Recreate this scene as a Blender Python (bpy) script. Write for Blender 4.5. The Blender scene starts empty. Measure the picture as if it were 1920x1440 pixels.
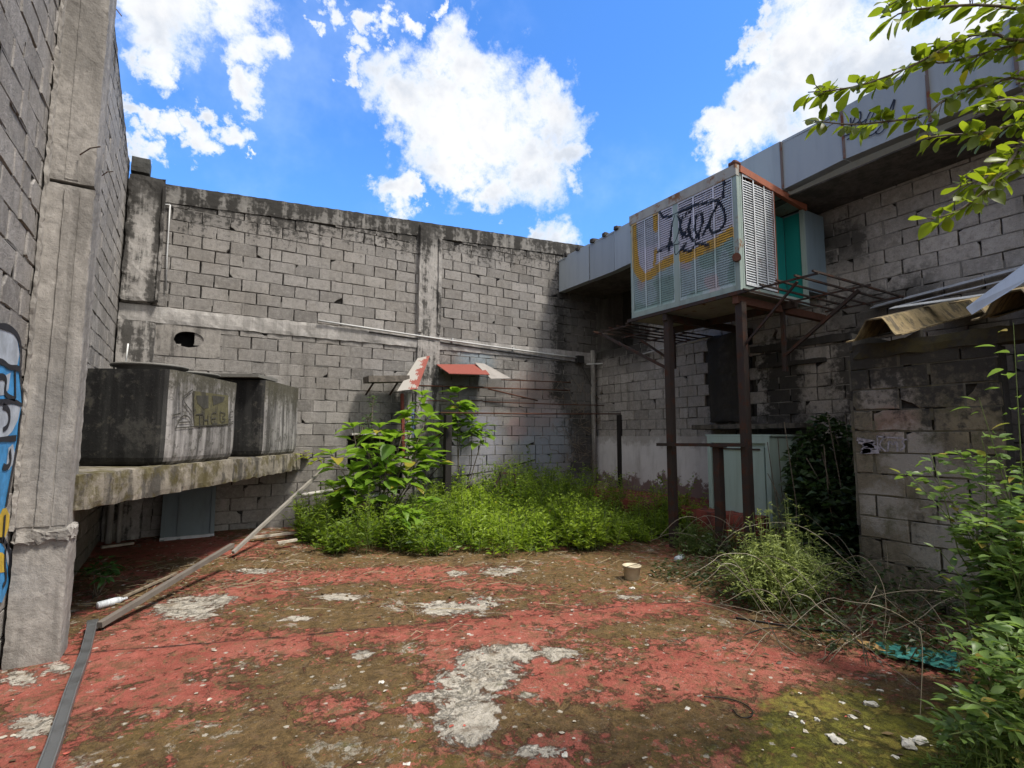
import bpy, math, random
import numpy as np
from mathutils import Vector, Matrix, noise as mn
R = random.Random(7)
scene = bpy.context.scene
rad = math.radians

# ------------------------------------------------------------------ camera
F_PX, CX, CY, EYE = 980.0, 960.0, 720.0, 1.6      # focal length measured on the 1920 px photograph
def _d(x, y): return np.array([x - CX, -(y - CY), -F_PX])
_Y = _d(362, 815); _Y /= np.linalg.norm(_Y)
_X = _d(2590, 822); _X -= _X.dot(_Y) * _Y; _X /= np.linalg.norm(_X)
_Z = np.cross(_X, _Y)
CAM = np.array([_X, _Y, _Z])
cam_data = bpy.data.cameras.new('camera'); cam = bpy.data.objects.new('camera', cam_data)
scene.collection.objects.link(cam)
m4 = Matrix([[*CAM[0], 0], [*CAM[1], 0], [*CAM[2], EYE], [0, 0, 0, 1]])
cam.matrix_world = m4
cam_data.sensor_width = 36; cam_data.lens = 36 * F_PX / 1920
cam_data.clip_start = 0.05; cam_data.clip_end = 2000
scene.camera = cam
def ray(x, y): return CAM @ _d(x, y)
def at(x, y, ax, val):
    """where the sight line through a measured image point meets a plane of the yard"""
    r = ray(x, y); o = np.array([0, 0, EYE]); i = 'XYZ'.index(ax)
    return Vector(o + (val - o[i]) / r[i] * r)

# ------------------------------------------------------------------ sun, exposure
SUN_DIR = Vector((0.27, -0.40, 0.87)).normalized()      # towards the sun
sd = bpy.data.lights.new('sun', 'SUN'); sd.energy = 3.3; sd.angle = rad(9); sd.color = (1.0, 0.94, 0.85)
so = bpy.data.objects.new('sun', sd); scene.collection.objects.link(so)
so.rotation_euler = (-SUN_DIR).to_track_quat('-Z', 'Y').to_euler()
so.location = (4, -4, 12)
scene.view_settings.view_transform = 'Standard'; scene.view_settings.look = 'None'
scene.view_settings.exposure = 0.72; scene.view_settings.gamma = 1.0

# ------------------------------------------------------------------ node helper
class G:
    def __init__(s, nt): s.nt = nt; s.n = nt.nodes; s.l = nt.links
    def put(s, sock, v):
        if isinstance(v, bpy.types.NodeSocket): s.l.new(v, sock)
        elif v is not None:
            if sock.type == 'RGBA' and len(v) == 3: v = (*v, 1)
            sock.default_value = v
    def node(s, t, **kw):
        n = s.n.new(t)
        for k, v in kw.items(): setattr(n, k, v)
        return n
    def math(s, op, a, b=None, c=None, clamp=False):
        n = s.node('ShaderNodeMath', operation=op, use_clamp=clamp)
        for i, v in enumerate((a, b, c)): s.put(n.inputs[i], v)
        return n.outputs[0]
    def add(s, a, b): return s.math('ADD', a, b)
    def mul(s, a, b): return s.math('MULTIPLY', a, b)
    def mapr(s, v, a, b, c=0.0, d=1.0, smooth=True):
        n = s.node('ShaderNodeMapRange', interpolation_type='SMOOTHSTEP' if smooth else 'LINEAR')
        for k, x in zip(range(5), (v, a, b, c, d)): s.put(n.inputs[k], x)
        return n.outputs[0]
    def mix(s, f, a, b, mode='MIX'):
        n = s.node('ShaderNodeMix', data_type='RGBA', blend_type=mode)
        s.put(n.inputs[0], f); s.put(n.inputs[6], a); s.put(n.inputs[7], b)
        return n.outputs[2]
    def coord(s): return s.node('ShaderNodeTexCoord').outputs['Object']
    def scale(s, v, sc, loc=(0, 0, 0)):
        n = s.node('ShaderNodeMapping'); s.put(n.inputs[0], v)
        n.inputs['Scale'].default_value = sc; n.inputs['Location'].default_value = loc
        return n.outputs[0]
    def noise(s, v, scale, detail=6, rough=.6, dist=0):
        n = s.node('ShaderNodeTexNoise'); s.put(n.inputs['Vector'], v)
        n.inputs['Scale'].default_value = scale; n.inputs['Detail'].default_value = detail
        n.inputs['Roughness'].default_value = rough; n.inputs['Distortion'].default_value = dist
        return n.outputs[0]
    def voro(s, v, scale, feature='F1', out='Distance'):
        n = s.node('ShaderNodeTexVoronoi', feature=feature); s.put(n.inputs['Vector'], v)
        n.inputs['Scale'].default_value = scale
        return n.outputs[out]
    def attr(s, name, out='Fac'):
        return s.node('ShaderNodeAttribute', attribute_name=name).outputs[out]
    def xyz(s, v):
        n = s.node('ShaderNodeSeparateXYZ'); s.put(n.inputs[0], v); return n.outputs
    def bump(s, h, strength=.4, dist=.02):
        n = s.node('ShaderNodeBump'); n.inputs['Strength'].default_value = strength
        n.inputs['Distance'].default_value = dist; s.put(n.inputs['Height'], h); return n.outputs[0]

def material(name, rough=.9):
    m = bpy.data.materials.new(name); m.use_nodes = True
    b = m.node_tree.nodes['Principled BSDF']; b.inputs['Roughness'].default_value = rough
    g = G(m.node_tree); g.b = b; g.m = m
    b.inputs['Specular IOR Level'].default_value = .3
    return g
def finish(g, col, bump=None, rough=None, metal=None):
    g.put(g.b.inputs['Base Color'], col)
    if bump is not None: g.put(g.b.inputs['Normal'], bump)
    if rough is not None: g.put(g.b.inputs['Roughness'], rough)
    if metal is not None: g.put(g.b.inputs['Metallic'], metal)
    return g.m

# ------------------------------------------------------------------ world: sky with broken cumulus
w = bpy.data.worlds.new('World'); scene.world = w; w.use_nodes = True
g = G(w.node_tree)
bg = w.node_tree.nodes['Background']; bg.inputs['Strength'].default_value = .125
sky = g.node('ShaderNodeTexSky', sky_type='NISHITA', sun_disc=False)
sky.sun_elevation = math.asin(SUN_DIR.z); sky.sun_rotation = math.atan2(SUN_DIR.x, SUN_DIR.y)
sky.altitude = 300; sky.air_density = 1.0; sky.dust_density = .4; sky.ozone_density = 3.0
dirn = g.node('ShaderNodeTexCoord').outputs['Generated']
CLOUDS = [(850, 105, 84), (762, 178, 85), (905, 168, 100), (830, 250, 95), (935, 255, 125), (1035, 215, 72), (1072, 295, 46),
  (1000, 310, 88), (935, 345, 55), (865, 310, 58), (300, 30, 120), (425, 30, 95), (475, 105, 58), (470, 170, 40), (290, 110, 58),
  (315, 240, 44), (380, 250, 38), (445, 240, 38), (262, 225, 36), (262, 280, 36), (450, 292, 13), (585, 38, 18), (640, 12, 34),
  (700, 32, 32), (745, 62, 28), (690, 95, 30), (672, 132, 26), (745, 360, 46), (788, 372, 26), (1040, 450, 50),
  (1000, 448, 26), (1560, 60, 130), (1650, 80, 140), (1480, 140, 95), (1420, 205, 72), (1370, 262, 55), (1410, 90, 34),
  (1780, 60, 150), (1560, 200, 110), (800, 5, 22)]
wn = g.node('ShaderNodeTexNoise'); g.put(wn.inputs['Vector'], dirn); wn.inputs['Scale'].default_value = 13; wn.inputs['Detail'].default_value = 10; wn.inputs['Roughness'].default_value = .62
wv = g.node('ShaderNodeVectorMath', operation='MULTIPLY_ADD'); g.put(wv.inputs[0], wn.outputs['Color']); wv.inputs[1].default_value = (.19, .19, .19); wv.inputs[2].default_value = (-.095, -.095, -.095)
wa = g.node('ShaderNodeVectorMath', operation='ADD'); g.put(wa.inputs[0], dirn); g.put(wa.inputs[1], wv.outputs[0])
wnrm = g.node('ShaderNodeVectorMath', operation='NORMALIZE'); g.put(wnrm.inputs[0], wa.outputs[0]); warp = wnrm.outputs[0]
fld = None
for (px, py, r) in CLOUDS:
    a = Vector(ray(px, py)).normalized()
    b_ = Vector(ray(px + r * .72, py + r * .72)).normalized()
    ang = max(a.angle(b_), .008) * 1.32
    n = g.node('ShaderNodeVectorMath', operation='DOT_PRODUCT')
    g.put(n.inputs[0], warp); n.inputs[1].default_value = a
    f = g.mapr(n.outputs['Value'], math.cos(ang), 1.0, 0, 1, smooth=False)
    fld = f if fld is None else g.math('MAXIMUM', fld, f)
# unseen cloud behind and above, added to whiten and warm the fill light
zz = g.xyz(dirn)
n_far = g.noise(dirn, 2.2, 4, .5)
fbm = g.noise(dirn, 9.0, 12, .66, .3)
fine = g.noise(dirn, 26.0, 8, .68, .2)
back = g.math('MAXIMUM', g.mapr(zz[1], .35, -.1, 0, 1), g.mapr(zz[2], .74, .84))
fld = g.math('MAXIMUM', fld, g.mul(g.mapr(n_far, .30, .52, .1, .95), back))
dens = g.add(fld, g.add(g.mul(g.math('SUBTRACT', fbm, .5), 1.5), g.mul(g.math('SUBTRACT', fine, .5), .8)))
dens = g.mul(dens, g.mapr(fld, .02, .2))
cov = g.mapr(dens, .34, .92)
puff = g.noise(dirn, 6.5, 5, .55)
ccol = g.mix(g.mapr(g.add(puff, g.mul(fine, .25)), .50, .80), (5.0, 5.0, 5.05), (3.3, 3.6, 4.1))
ccol = g.mix(g.mapr(dens, .5, 1.1), (4.6, 5.0, 5.6), ccol)
ccol = g.mix(g.mapr(zz[1], .15, -.25), ccol, (8.8, 8.6, 8.35))      # brighter, warmer unseen cloud behind the camera, added as fill light
blue = g.mix(1.0, sky.outputs[0], (.58, 1.05, 1.56), 'MULTIPLY')
haz = g.mapr(zz[2], .62, .18)
blue = g.mix(g.mul(haz, .5), blue, (1.0, 2.6, 6.2))
blue = g.mix(g.mul(g.mapr(g.noise(dirn, 3.0, 6, .6), .45, .8), .22), blue, (6, 7, 9))
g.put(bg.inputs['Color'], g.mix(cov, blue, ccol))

# ------------------------------------------------------------------ mesh builder
class MB:
    def __init__(s): s.v = []; s.f = []; s.m = []; s.t = []
    def face(s, pts, m=0, t=.5):
        i = len(s.v); s.v.extend(tuple(p) for p in pts); s.f.append(tuple(range(i, i + len(pts)))); s.m.append(m); s.t.append(t)
    def mesh(s, vs, fs, m=0, t=.5):
        i = len(s.v); s.v.extend(tuple(p) for p in vs)
        for f in fs: s.f.append(tuple(i + k for k in f)); s.m.append(m); s.t.append(t)
    def box(s, lo, hi, m=0, t=.5):
        x0, y0, z0 = lo; x1, y1, z1 = hi
        s.mesh([(x0, y0, z0), (x1, y0, z0), (x1, y1, z0), (x0, y1, z0), (x0, y0, z1), (x1, y0, z1), (x1, y1, z1), (x0, y1, z1)],
               [(3, 2, 1, 0), (4, 5, 6, 7), (0, 1, 5, 4), (1, 2, 6, 5), (2, 3, 7, 6), (3, 0, 4, 7)], m, t)
    def bar(s, p0, p1, w, h=None, m=0, t=.5, up=None):
        p0, p1 = Vector(p0), Vector(p1); h = h or w; d = (p1 - p0).normalized()
        up = Vector(up) if up else (Vector((0, 0, 1)) if abs(d.z) < .9 else Vector((0, 1, 0)))
        a = d.cross(up).normalized(); b = a.cross(d).normalized(); a *= w / 2; b *= h / 2
        vs = [p0 - a - b, p0 + a - b, p0 + a + b, p0 - a + b, p1 - a - b, p1 + a - b, p1 + a + b, p1 - a + b]
        s.mesh(vs, [(3, 2, 1, 0), (4, 5, 6, 7), (0, 1, 5, 4), (1, 2, 6, 5), (2, 3, 7, 6), (3, 0, 4, 7)], m, t)
    def tube(s, pts, r, n=6, m=0, t=.5, r1=None):
        pts = [Vector(p) for p in pts]; k = len(pts); rings = []
        for i, p in enumerate(pts):
            d = (pts[min(i + 1, k - 1)] - pts[max(i - 1, 0)]).normalized()
            up = Vector((0, 0, 1)) if abs(d.z) < .9 else Vector((0, 1, 0))
            a = d.cross(up).normalized(); b = a.cross(d).normalized()
            rr = r if r1 is None else r + (r1 - r) * i / max(1, k - 1)
            rings.append([p + (a * math.cos(2 * math.pi * j / n) + b * math.sin(2 * math.pi * j / n)) * rr for j in range(n)])
        vs = [q for ring in rings for q in ring]; fs = []
        for i in range(k - 1):
            for j in range(n): fs.append((i * n + j, i * n + (j + 1) % n, (i + 1) * n + (j + 1) % n, (i + 1) * n + j))
        fs.append(tuple(reversed(range(n)))); fs.append(tuple((k - 1) * n + j for j in range(n)))
        s.mesh(vs, fs, m, t)
    def lathe(s, c, prof, n=20, m=0, sx=1, sy=1):
        c = Vector(c); vs = []; fs = []; k = len(prof)
        for (r, z) in prof:
            for j in range(n): vs.append(c + Vector((math.cos(2 * math.pi * j / n) * r * sx, math.sin(2 * math.pi * j / n) * r * sy, z)))
        for i in range(k - 1):
            for j in range(n): fs.append((i * n + j, i * n + (j + 1) % n, (i + 1) * n + (j + 1) % n, (i + 1) * n + j))
        fs.append(tuple(reversed(range(n)))); fs.append(tuple((k - 1) * n + j for j in range(n)))
        s.mesh(vs, fs, m)
    def slab(s, poly, n, th, m=0, t=.5):
        """a plate: polygon poly pushed by th along n"""
        n = Vector(n).normalized(); a = [Vector(p) for p in poly]; b = [p + n * th for p in a]; k = len(a)
        s.face(list(reversed(a)), m, t); s.face(b, m, t)
        for i in range(k): s.face([a[i], a[(i + 1) % k], b[(i + 1) % k], b[i]], m, t)
    def rough(s, lo, hi, res=.06, amp=.008, m=0, freq=6, shear=None):
        """a subdivided, weathered block; shear(v) bends the finished box"""
        lo, hi = Vector(lo), Vector(hi); sz = hi - lo
        cnt = [max(1, min(160, int(round(sz[i] / res)))) for i in range(3)]
        def pt(v):
            q = Vector(v)
            d = Vector((mn.noise(q * freq), mn.noise(q * freq + Vector((9, 3, 1))), mn.noise(q * freq + Vector((4, 7, 5)))))
            e = Vector((mn.noise(q * freq * 3.1), mn.noise(q * freq * 3.1 + Vector((9, 3, 1))), mn.noise(q * freq * 3.1 + Vector((4, 7, 5)))))
            edge = sum(1 for i in range(3) if q[i] - lo[i] < 1e-5 or hi[i] - q[i] < 1e-5)
            q = q + (d + e * .6) * amp * (1.8 if edge >= 2 else 1)
            if edge >= 2:
                c = (lo + hi) / 2
                for i in range(3):
                    if q[i] - lo[i] < .02 or hi[i] - q[i] < .02:
                        q[i] += (amp * .6 if q[i] < c[i] else -amp * .6)
            return shear(q) if shear else q
        for ax in range(3):
            a, b = (ax + 1) % 3, (ax + 2) % 3
            for side in (0, 1):
                na, nb = cnt[a], cnt[b]; vs = []; fs = []
                for i in range(na + 1):
                    for j in range(nb + 1):
                        q = [0, 0, 0]; q[ax] = hi[ax] if side else lo[ax]
                        q[a] = lo[a] + sz[a] * i / na; q[b] = lo[b] + sz[b] * j / nb
                        vs.append(pt(q))
                for i in range(na):
                    for j in range(nb):
                        f = (i * (nb + 1) + j, (i + 1) * (nb + 1) + j, (i + 1) * (nb + 1) + j + 1, i * (nb + 1) + j + 1)
                        fs.append(f if side else tuple(reversed(f)))
                s.mesh(vs, fs, m)
    def build(s, name, mats, parent=None, smooth=False, loc=None):
        me = bpy.data.meshes.new(name)
        v = s.v
        if loc is not None: v = [(a - loc[0], b - loc[1], c - loc[2]) for a, b, c in v]
        me.from_pydata(v, [], s.f); me.validate(verbose=False)
        for mm in (mats if isinstance(mats, (list, tuple)) else [mats]): me.materials.append(mm)
        if len(me.polygons) == len(s.m):
            me.polygons.foreach_set('material_index', s.m)
            at_ = me.attributes.new('tone', 'FLOAT', 'FACE'); at_.data.foreach_set('value', s.t)
        if smooth: me.polygons.foreach_set('use_smooth', [True] * len(me.polygons))
        me.update()
        o = bpy.data.objects.new(name, me); scene.collection.objects.link(o)
        if loc is not None: o.location = loc
        if parent is not None:
            o.parent = parent; o.matrix_parent_inverse = Matrix.Translation(-Vector(parent.location))
        return o
def tag(o, label, cat, group=None, kind=None):
    if kind: o['kind'] = kind
    if label: o['label'] = label
    if cat: o['category'] = cat
    if group: o['group'] = group
    return o
def thing(name, loc, label, cat, group=None):
    o = bpy.data.objects.new(name, None); scene.collection.objects.link(o)
    o.location = loc; o.empty_display_size = .2
    return tag(o, label, cat, group)
def copy_tree(o, parent=None, delta=None):
    c = o.copy(); scene.collection.objects.link(c)
    if parent is not None: c.parent = parent
    for ch in [x for x in scene.objects if x.parent == o and x is not c]: copy_tree(ch, c)
    return c

# ------------------------------------------------------------------ materials
def mat_blocks(name, base=(.30, .285, .265), ztop=None, dark=.5, green=0.0, joint=(.27, .255, .235), dark_areas=None, tint=None):
    """sand-cement blocks: each block has its own tone; streaks of black mould run down from the top"""
    g = material(name, .95); c = g.coord(); x = g.xyz(c)
    tone = g.attr('tone')
    n1 = g.noise(c, 1.1, 5, .6); n2 = g.noise(c, 14, 8, .65); n3 = g.noise(c, 70, 4, .7)
    st = g.noise(g.scale(c, (5.5, 5.5, .45)), 1, 6, .6)
    col = g.mix(tone, tuple(v * .55 for v in base), tuple(v * 1.3 for v in base))
    n4 = g.noise(g.scale(c, (1, 1, 1), (5, 8, 2)), 4.5, 8, .7)
    col = g.mix(g.mapr(n4, .5, .72, 0, .5), col, (base[0] * .5, base[1] * .47, base[2] * .43))
    col = g.mix(g.mapr(n1, .35, .7, 0, .45), col, (base[0] * .78, base[1] * .74, base[2] * .68))
    nm = g.noise(c, 30, 7, .72)
    col = g.mix(g.mapr(n2, .45, .75, 0, .6), col, tuple(v * 1.4 for v in base))
    col = g.mix(g.mapr(n2, .5, .28, 0, .65), col, tuple(v * .5 for v in base))
    col = g.mix(g.mapr(nm, .55, .7, 0, .6), col, tuple(v * .5 for v in base))
    col = g.mix(g.mapr(nm, .45, .32, 0, .4), col, tuple(v * 1.4 for v in base))
    col = g.mix(g.mapr(n3, .54, .70, 0, .6), col, tuple(v * .42 for v in base))
    col = g.mix(g.mapr(n3, .44, .30, 0, .35), col, tuple(v * 1.45 for v in base))
    d2 = g.mul(g.mapr(g.add(st, g.mul(g.math('SUBTRACT', n2, .5), .8)), .54, .74), g.mapr(n1, .35, .62))
    col = g.mix(g.mul(d2, dark), col, (.05, .047, .042))
    if tint:
        for (cx, cy, cz, r, cc, amt) in tint:
            v = g.node('ShaderNodeVectorMath', operation='DISTANCE'); g.put(v.inputs[0], c); v.inputs[1].default_value = (cx, cy, cz)
            k = g.mapr(g.add(v.outputs['Value'], g.mul(g.math('SUBTRACT', n2, .5), r * 1.3)), r, r * .45, 0, amt)
            col = g.mix(k, col, cc)
    if green:
        col = g.mix(g.mul(g.mapr(g.noise(c, 2.6, 8, .7), .48, .68), green), col, (.085, .08, .045))
    if ztop:
        ax, a0, a1, depth = ztop
        dist = g.math('SUBTRACT', g.add(a0, g.mul(x[ax], a1)), x[2])
        k = g.mapr(g.add(dist, g.add(g.mul(g.math('SUBTRACT', st, .5), -1.1), g.mul(g.math('SUBTRACT', n2, .5), -2.2))), depth * .62, depth * .2, 0, .9)
        col = g.mix(k, col, (.03, .028, .025))
    if dark_areas:  # areas darkened with ragged edges, stains among them
        for (ax, u0, u1, z0, z1, amt) in dark_areas:
            wob = g.add(g.mul(g.math('SUBTRACT', g.noise(c, 2.2, 7, .65), .5), .8), g.mul(g.math('SUBTRACT', n2, .5), .7))
            u = g.add(x[ax], wob); z = g.add(x[2], wob); s_ = .14
            k = g.mul(g.mul(g.mapr(u, u0 - s_, u0 + s_), g.mapr(u, u1 + s_, u1 - s_)), g.mul(g.mapr(z, z0 - .3, z0 + .3), g.mapr(z, z1 + .2, z1 - .2)))
            col = g.mix(g.mul(k, amt), col, (.018, .017, .015))
    h = g.add(g.mul(n2, .6), g.mul(n3, .8))
    return finish(g, col, g.bump(h, .8, .016))
def mat_concrete(name, base, dark=.5, light=.3, green=0.0, top=None, streak=5.5, edge=None):
    g = material(name, .93); c = g.coord(); x = g.xyz(c)
    n1 = g.noise(c, 1.6, 6, .65); n2 = g.noise(c, 9, 10, .7); n3 = g.noise(c, 60, 4, .7)
    st = g.noise(g.scale(c, (streak, streak, .5)), 1, 7, .62)
    col = g.mix(g.mapr(n2, .3, .7), tuple(v * .7 for v in base), tuple(v * 1.2 for v in base))
    col = g.mix(g.mul(g.mapr(n2, .56, .66), light), col, tuple(min(.6, v * 2.0) for v in base))
    col = g.mix(g.mul(g.mapr(g.add(g.add(st, g.mul(n1, .5)), g.mul(n2, .6)), 1.0, 1.14), dark), col, (.03, .028, .025))
    col = g.mix(g.mapr(n3, .56, .72, 0, .55), col, tuple(v * .4 for v in base))
    if green: col = g.mix(g.mul(g.mapr(g.noise(c, 3.4, 9, .72), .46, .6), green), col, (.075, .062, .018))
    if top:
        ax, a0, a1, depth = top
        dist = g.math('SUBTRACT', g.add(a0, g.mul(x[ax], a1)), x[2])
        k = g.mapr(g.add(dist, g.add(g.mul(g.math('SUBTRACT', st, .5), -1.8), g.mul(g.math('SUBTRACT', n2, .5), -1.6))), depth * .95, depth * .2, 0, .92)
        col = g.mix(k, col, (.028, .026, .023))
    return finish(g, col, g.bump(g.add(g.mul(n2, .8), g.mul(n3, .5)), .6, .015))
def mat_metal(name, base, rust=.2, rustcol=(.13, .045, .02), rough=.55, metal=0.0, dirt=.3, scale=4, dirtcol=(.05, .045, .04)):
    g = material(name, rough); c = g.coord()
    n1 = g.noise(c, scale, 9, .68); n2 = g.noise(g.scale(c, (7, 7, .8)), 1, 6, .6); n3 = g.noise(c, 40, 5, .7)
    col = g.mix(g.attr('tone'), tuple(v * .86 for v in base), tuple(v * 1.12 for v in base))
    col = g.mix(g.mapr(n2, .42, .75, 0, dirt), col, dirtcol)
    r = g.mapr(n1, .72 - rust * .42, .80 - rust * .36)
    col = g.mix(r, col, g.mix(n3, tuple(v * .45 for v in rustcol), tuple(v * 1.4 for v in rustcol)))
    return finish(g, col, g.bump(g.add(n3, g.mul(r, 1.2)), .25, .006), g.mapr(r, 0, 1, rough, .92), g.mapr(r, 0, 1, metal, 0.0))
def mat_plain(name, col, rough=.8, var=.25, scale=12, spec=None):
    g = material(name, rough); c = g.coord(); n = g.noise(c, scale, 7, .65)
    cc = g.mix(g.mapr(n, .3, .7), tuple(v * (1 - var) for v in col), tuple(min(1, v * (1 + var)) for v in col))
    return finish(g, cc, g.bump(n, .2, .005))
def mat_leaf(name, dark, light, trans=.35, yellow=None, rough=.5):
    g = material(name, rough); tone = g.attr('tone'); c = g.coord()
    col = g.mix(tone, dark, light)
    col = g.mix(g.mapr(g.noise(c, 18, 4, .6), .4, .75, 0, .35), col, tuple(v * .6 for v in dark))
    if yellow: col = g.mix(g.mapr(tone, .93, .97), col, yellow)
    g.put(g.b.inputs['Base Color'], col); g.b.inputs['Specular IOR Level'].default_value = .35
    tr = g.node('ShaderNodeBsdfTranslucent'); g.put(tr.inputs[0], g.mix(.5, col, (light[0] * 1.6, light[1] * 1.7, light[2] * .8)))
    mx = g.node('ShaderNodeMixShader'); mx.inputs[0].default_value = trans
    g.l.new(g.b.outputs[0], mx.inputs[1]); g.l.new(tr.outputs[0], mx.inputs[2])
    g.l.new(mx.outputs[0], g.n['Material Output'].inputs[0])
    return g.m

JOINT = mat_concrete('mortar', (.20, .187, .17), .4, .2)
JOINTD = mat_concrete('mortar_core_and_shade', (.045, .042, .038), .3, .1)
M_BACK = mat_blocks('back_wall_blocks', (.245, .231, .215), (0, 5.54, .077, 1.15), .55,
    dark_areas=[(0, 6.85, 7.2, 2.3, 5.4, .9), (0, 7.1, 8.6, 1.9, 5.4, .55), (0, 7.3, 8.4, .6, 2.1, .7), (0, 3.9, 5.6, 2.55, 3.0, .45), (0, 3.0, 3.4, 1.4, 2.5, .6)],
    tint=[(3.75, 9.5, 1.85, .42, (.10, .17, .42), .75), (4.9, 9.5, 3.08, .55, (.25, .33, .38), .5), (4.9, 9.5, 1.45, .9, (.33, .34, .42), .45), (6.6, 9.5, 1.6, 1.0, (.27, .32, .38), .45), (5.9, 9.5, 1.75, .35, (.36, .2, .19), .35), (6.4, 9.5, 2.35, .9, (.33, .22, .18), .4)])
M_LEFT = mat_blocks('left_wall_blocks', (.275, .258, .239), (1, 9.0, -.335, .8), .55)
M_RIGHT = mat_blocks('building_blocks', (.335, .31, .285), None, .45,
    dark_areas=[(1, 2.7, 4.2, 3.2, 3.7, .7), (1, 4.1, 5.6, 4.3, 5.0, .8), (1, 3.6, 4.4, 4.2, 4.8, .8), (1, 4.55, 5.2, 1.6, 3.2, .9), (1, 3.5, 4.1, 1.0, 3.2, .85), (1, 7.8, 9.7, 3.2, 5.2, .9), (1, 5.2, 6.3, 1.5, 1.9, .8)])
M_SHED = mat_blocks('shed_blocks', (.15, .13, .095), (1, 2.62, 0, 1.5), .9, green=.95, tint=[(5.9, 2.5, 2.0, .3, (.32, .29, .26), .6), (5.9, 2.45, 1.72, .25, (.24, .15, .12), .6), (5.9, 2.35, 1.45, .35, (.36, .34, .31), .6), (5.9, 2.0, 1.1, .4, (.33, .31, .27), .5), (5.9, 2.6, .9, .3, (.36, .34, .31), .6), (5.9, 1.8, 1.7, .3, (.26, .22, .14), .5), (5.9, 2.1, .6, .4, (.36, .35, .31), .5)])
M_PIL = mat_concrete('formed_concrete', (.295, .275, .25), .4, .15)
M_PILB = mat_concrete('back_pilaster_concrete', (.32, .302, .28), .9, .35, top=(0, 5.5, .077, .9))
M_TOPB = mat_concrete('top_beam_concrete', (.19, .18, .165), .95, .75, top=(0, 5.56, .077, .42))
M_MIDB = mat_concrete('middle_beam_concrete', (.36, .342, .32), .35, .3)
M_PLAT = mat_concrete('platform_concrete', (.23, .205, .165), .8, .75, green=.8)
M_TANK = None

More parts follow.
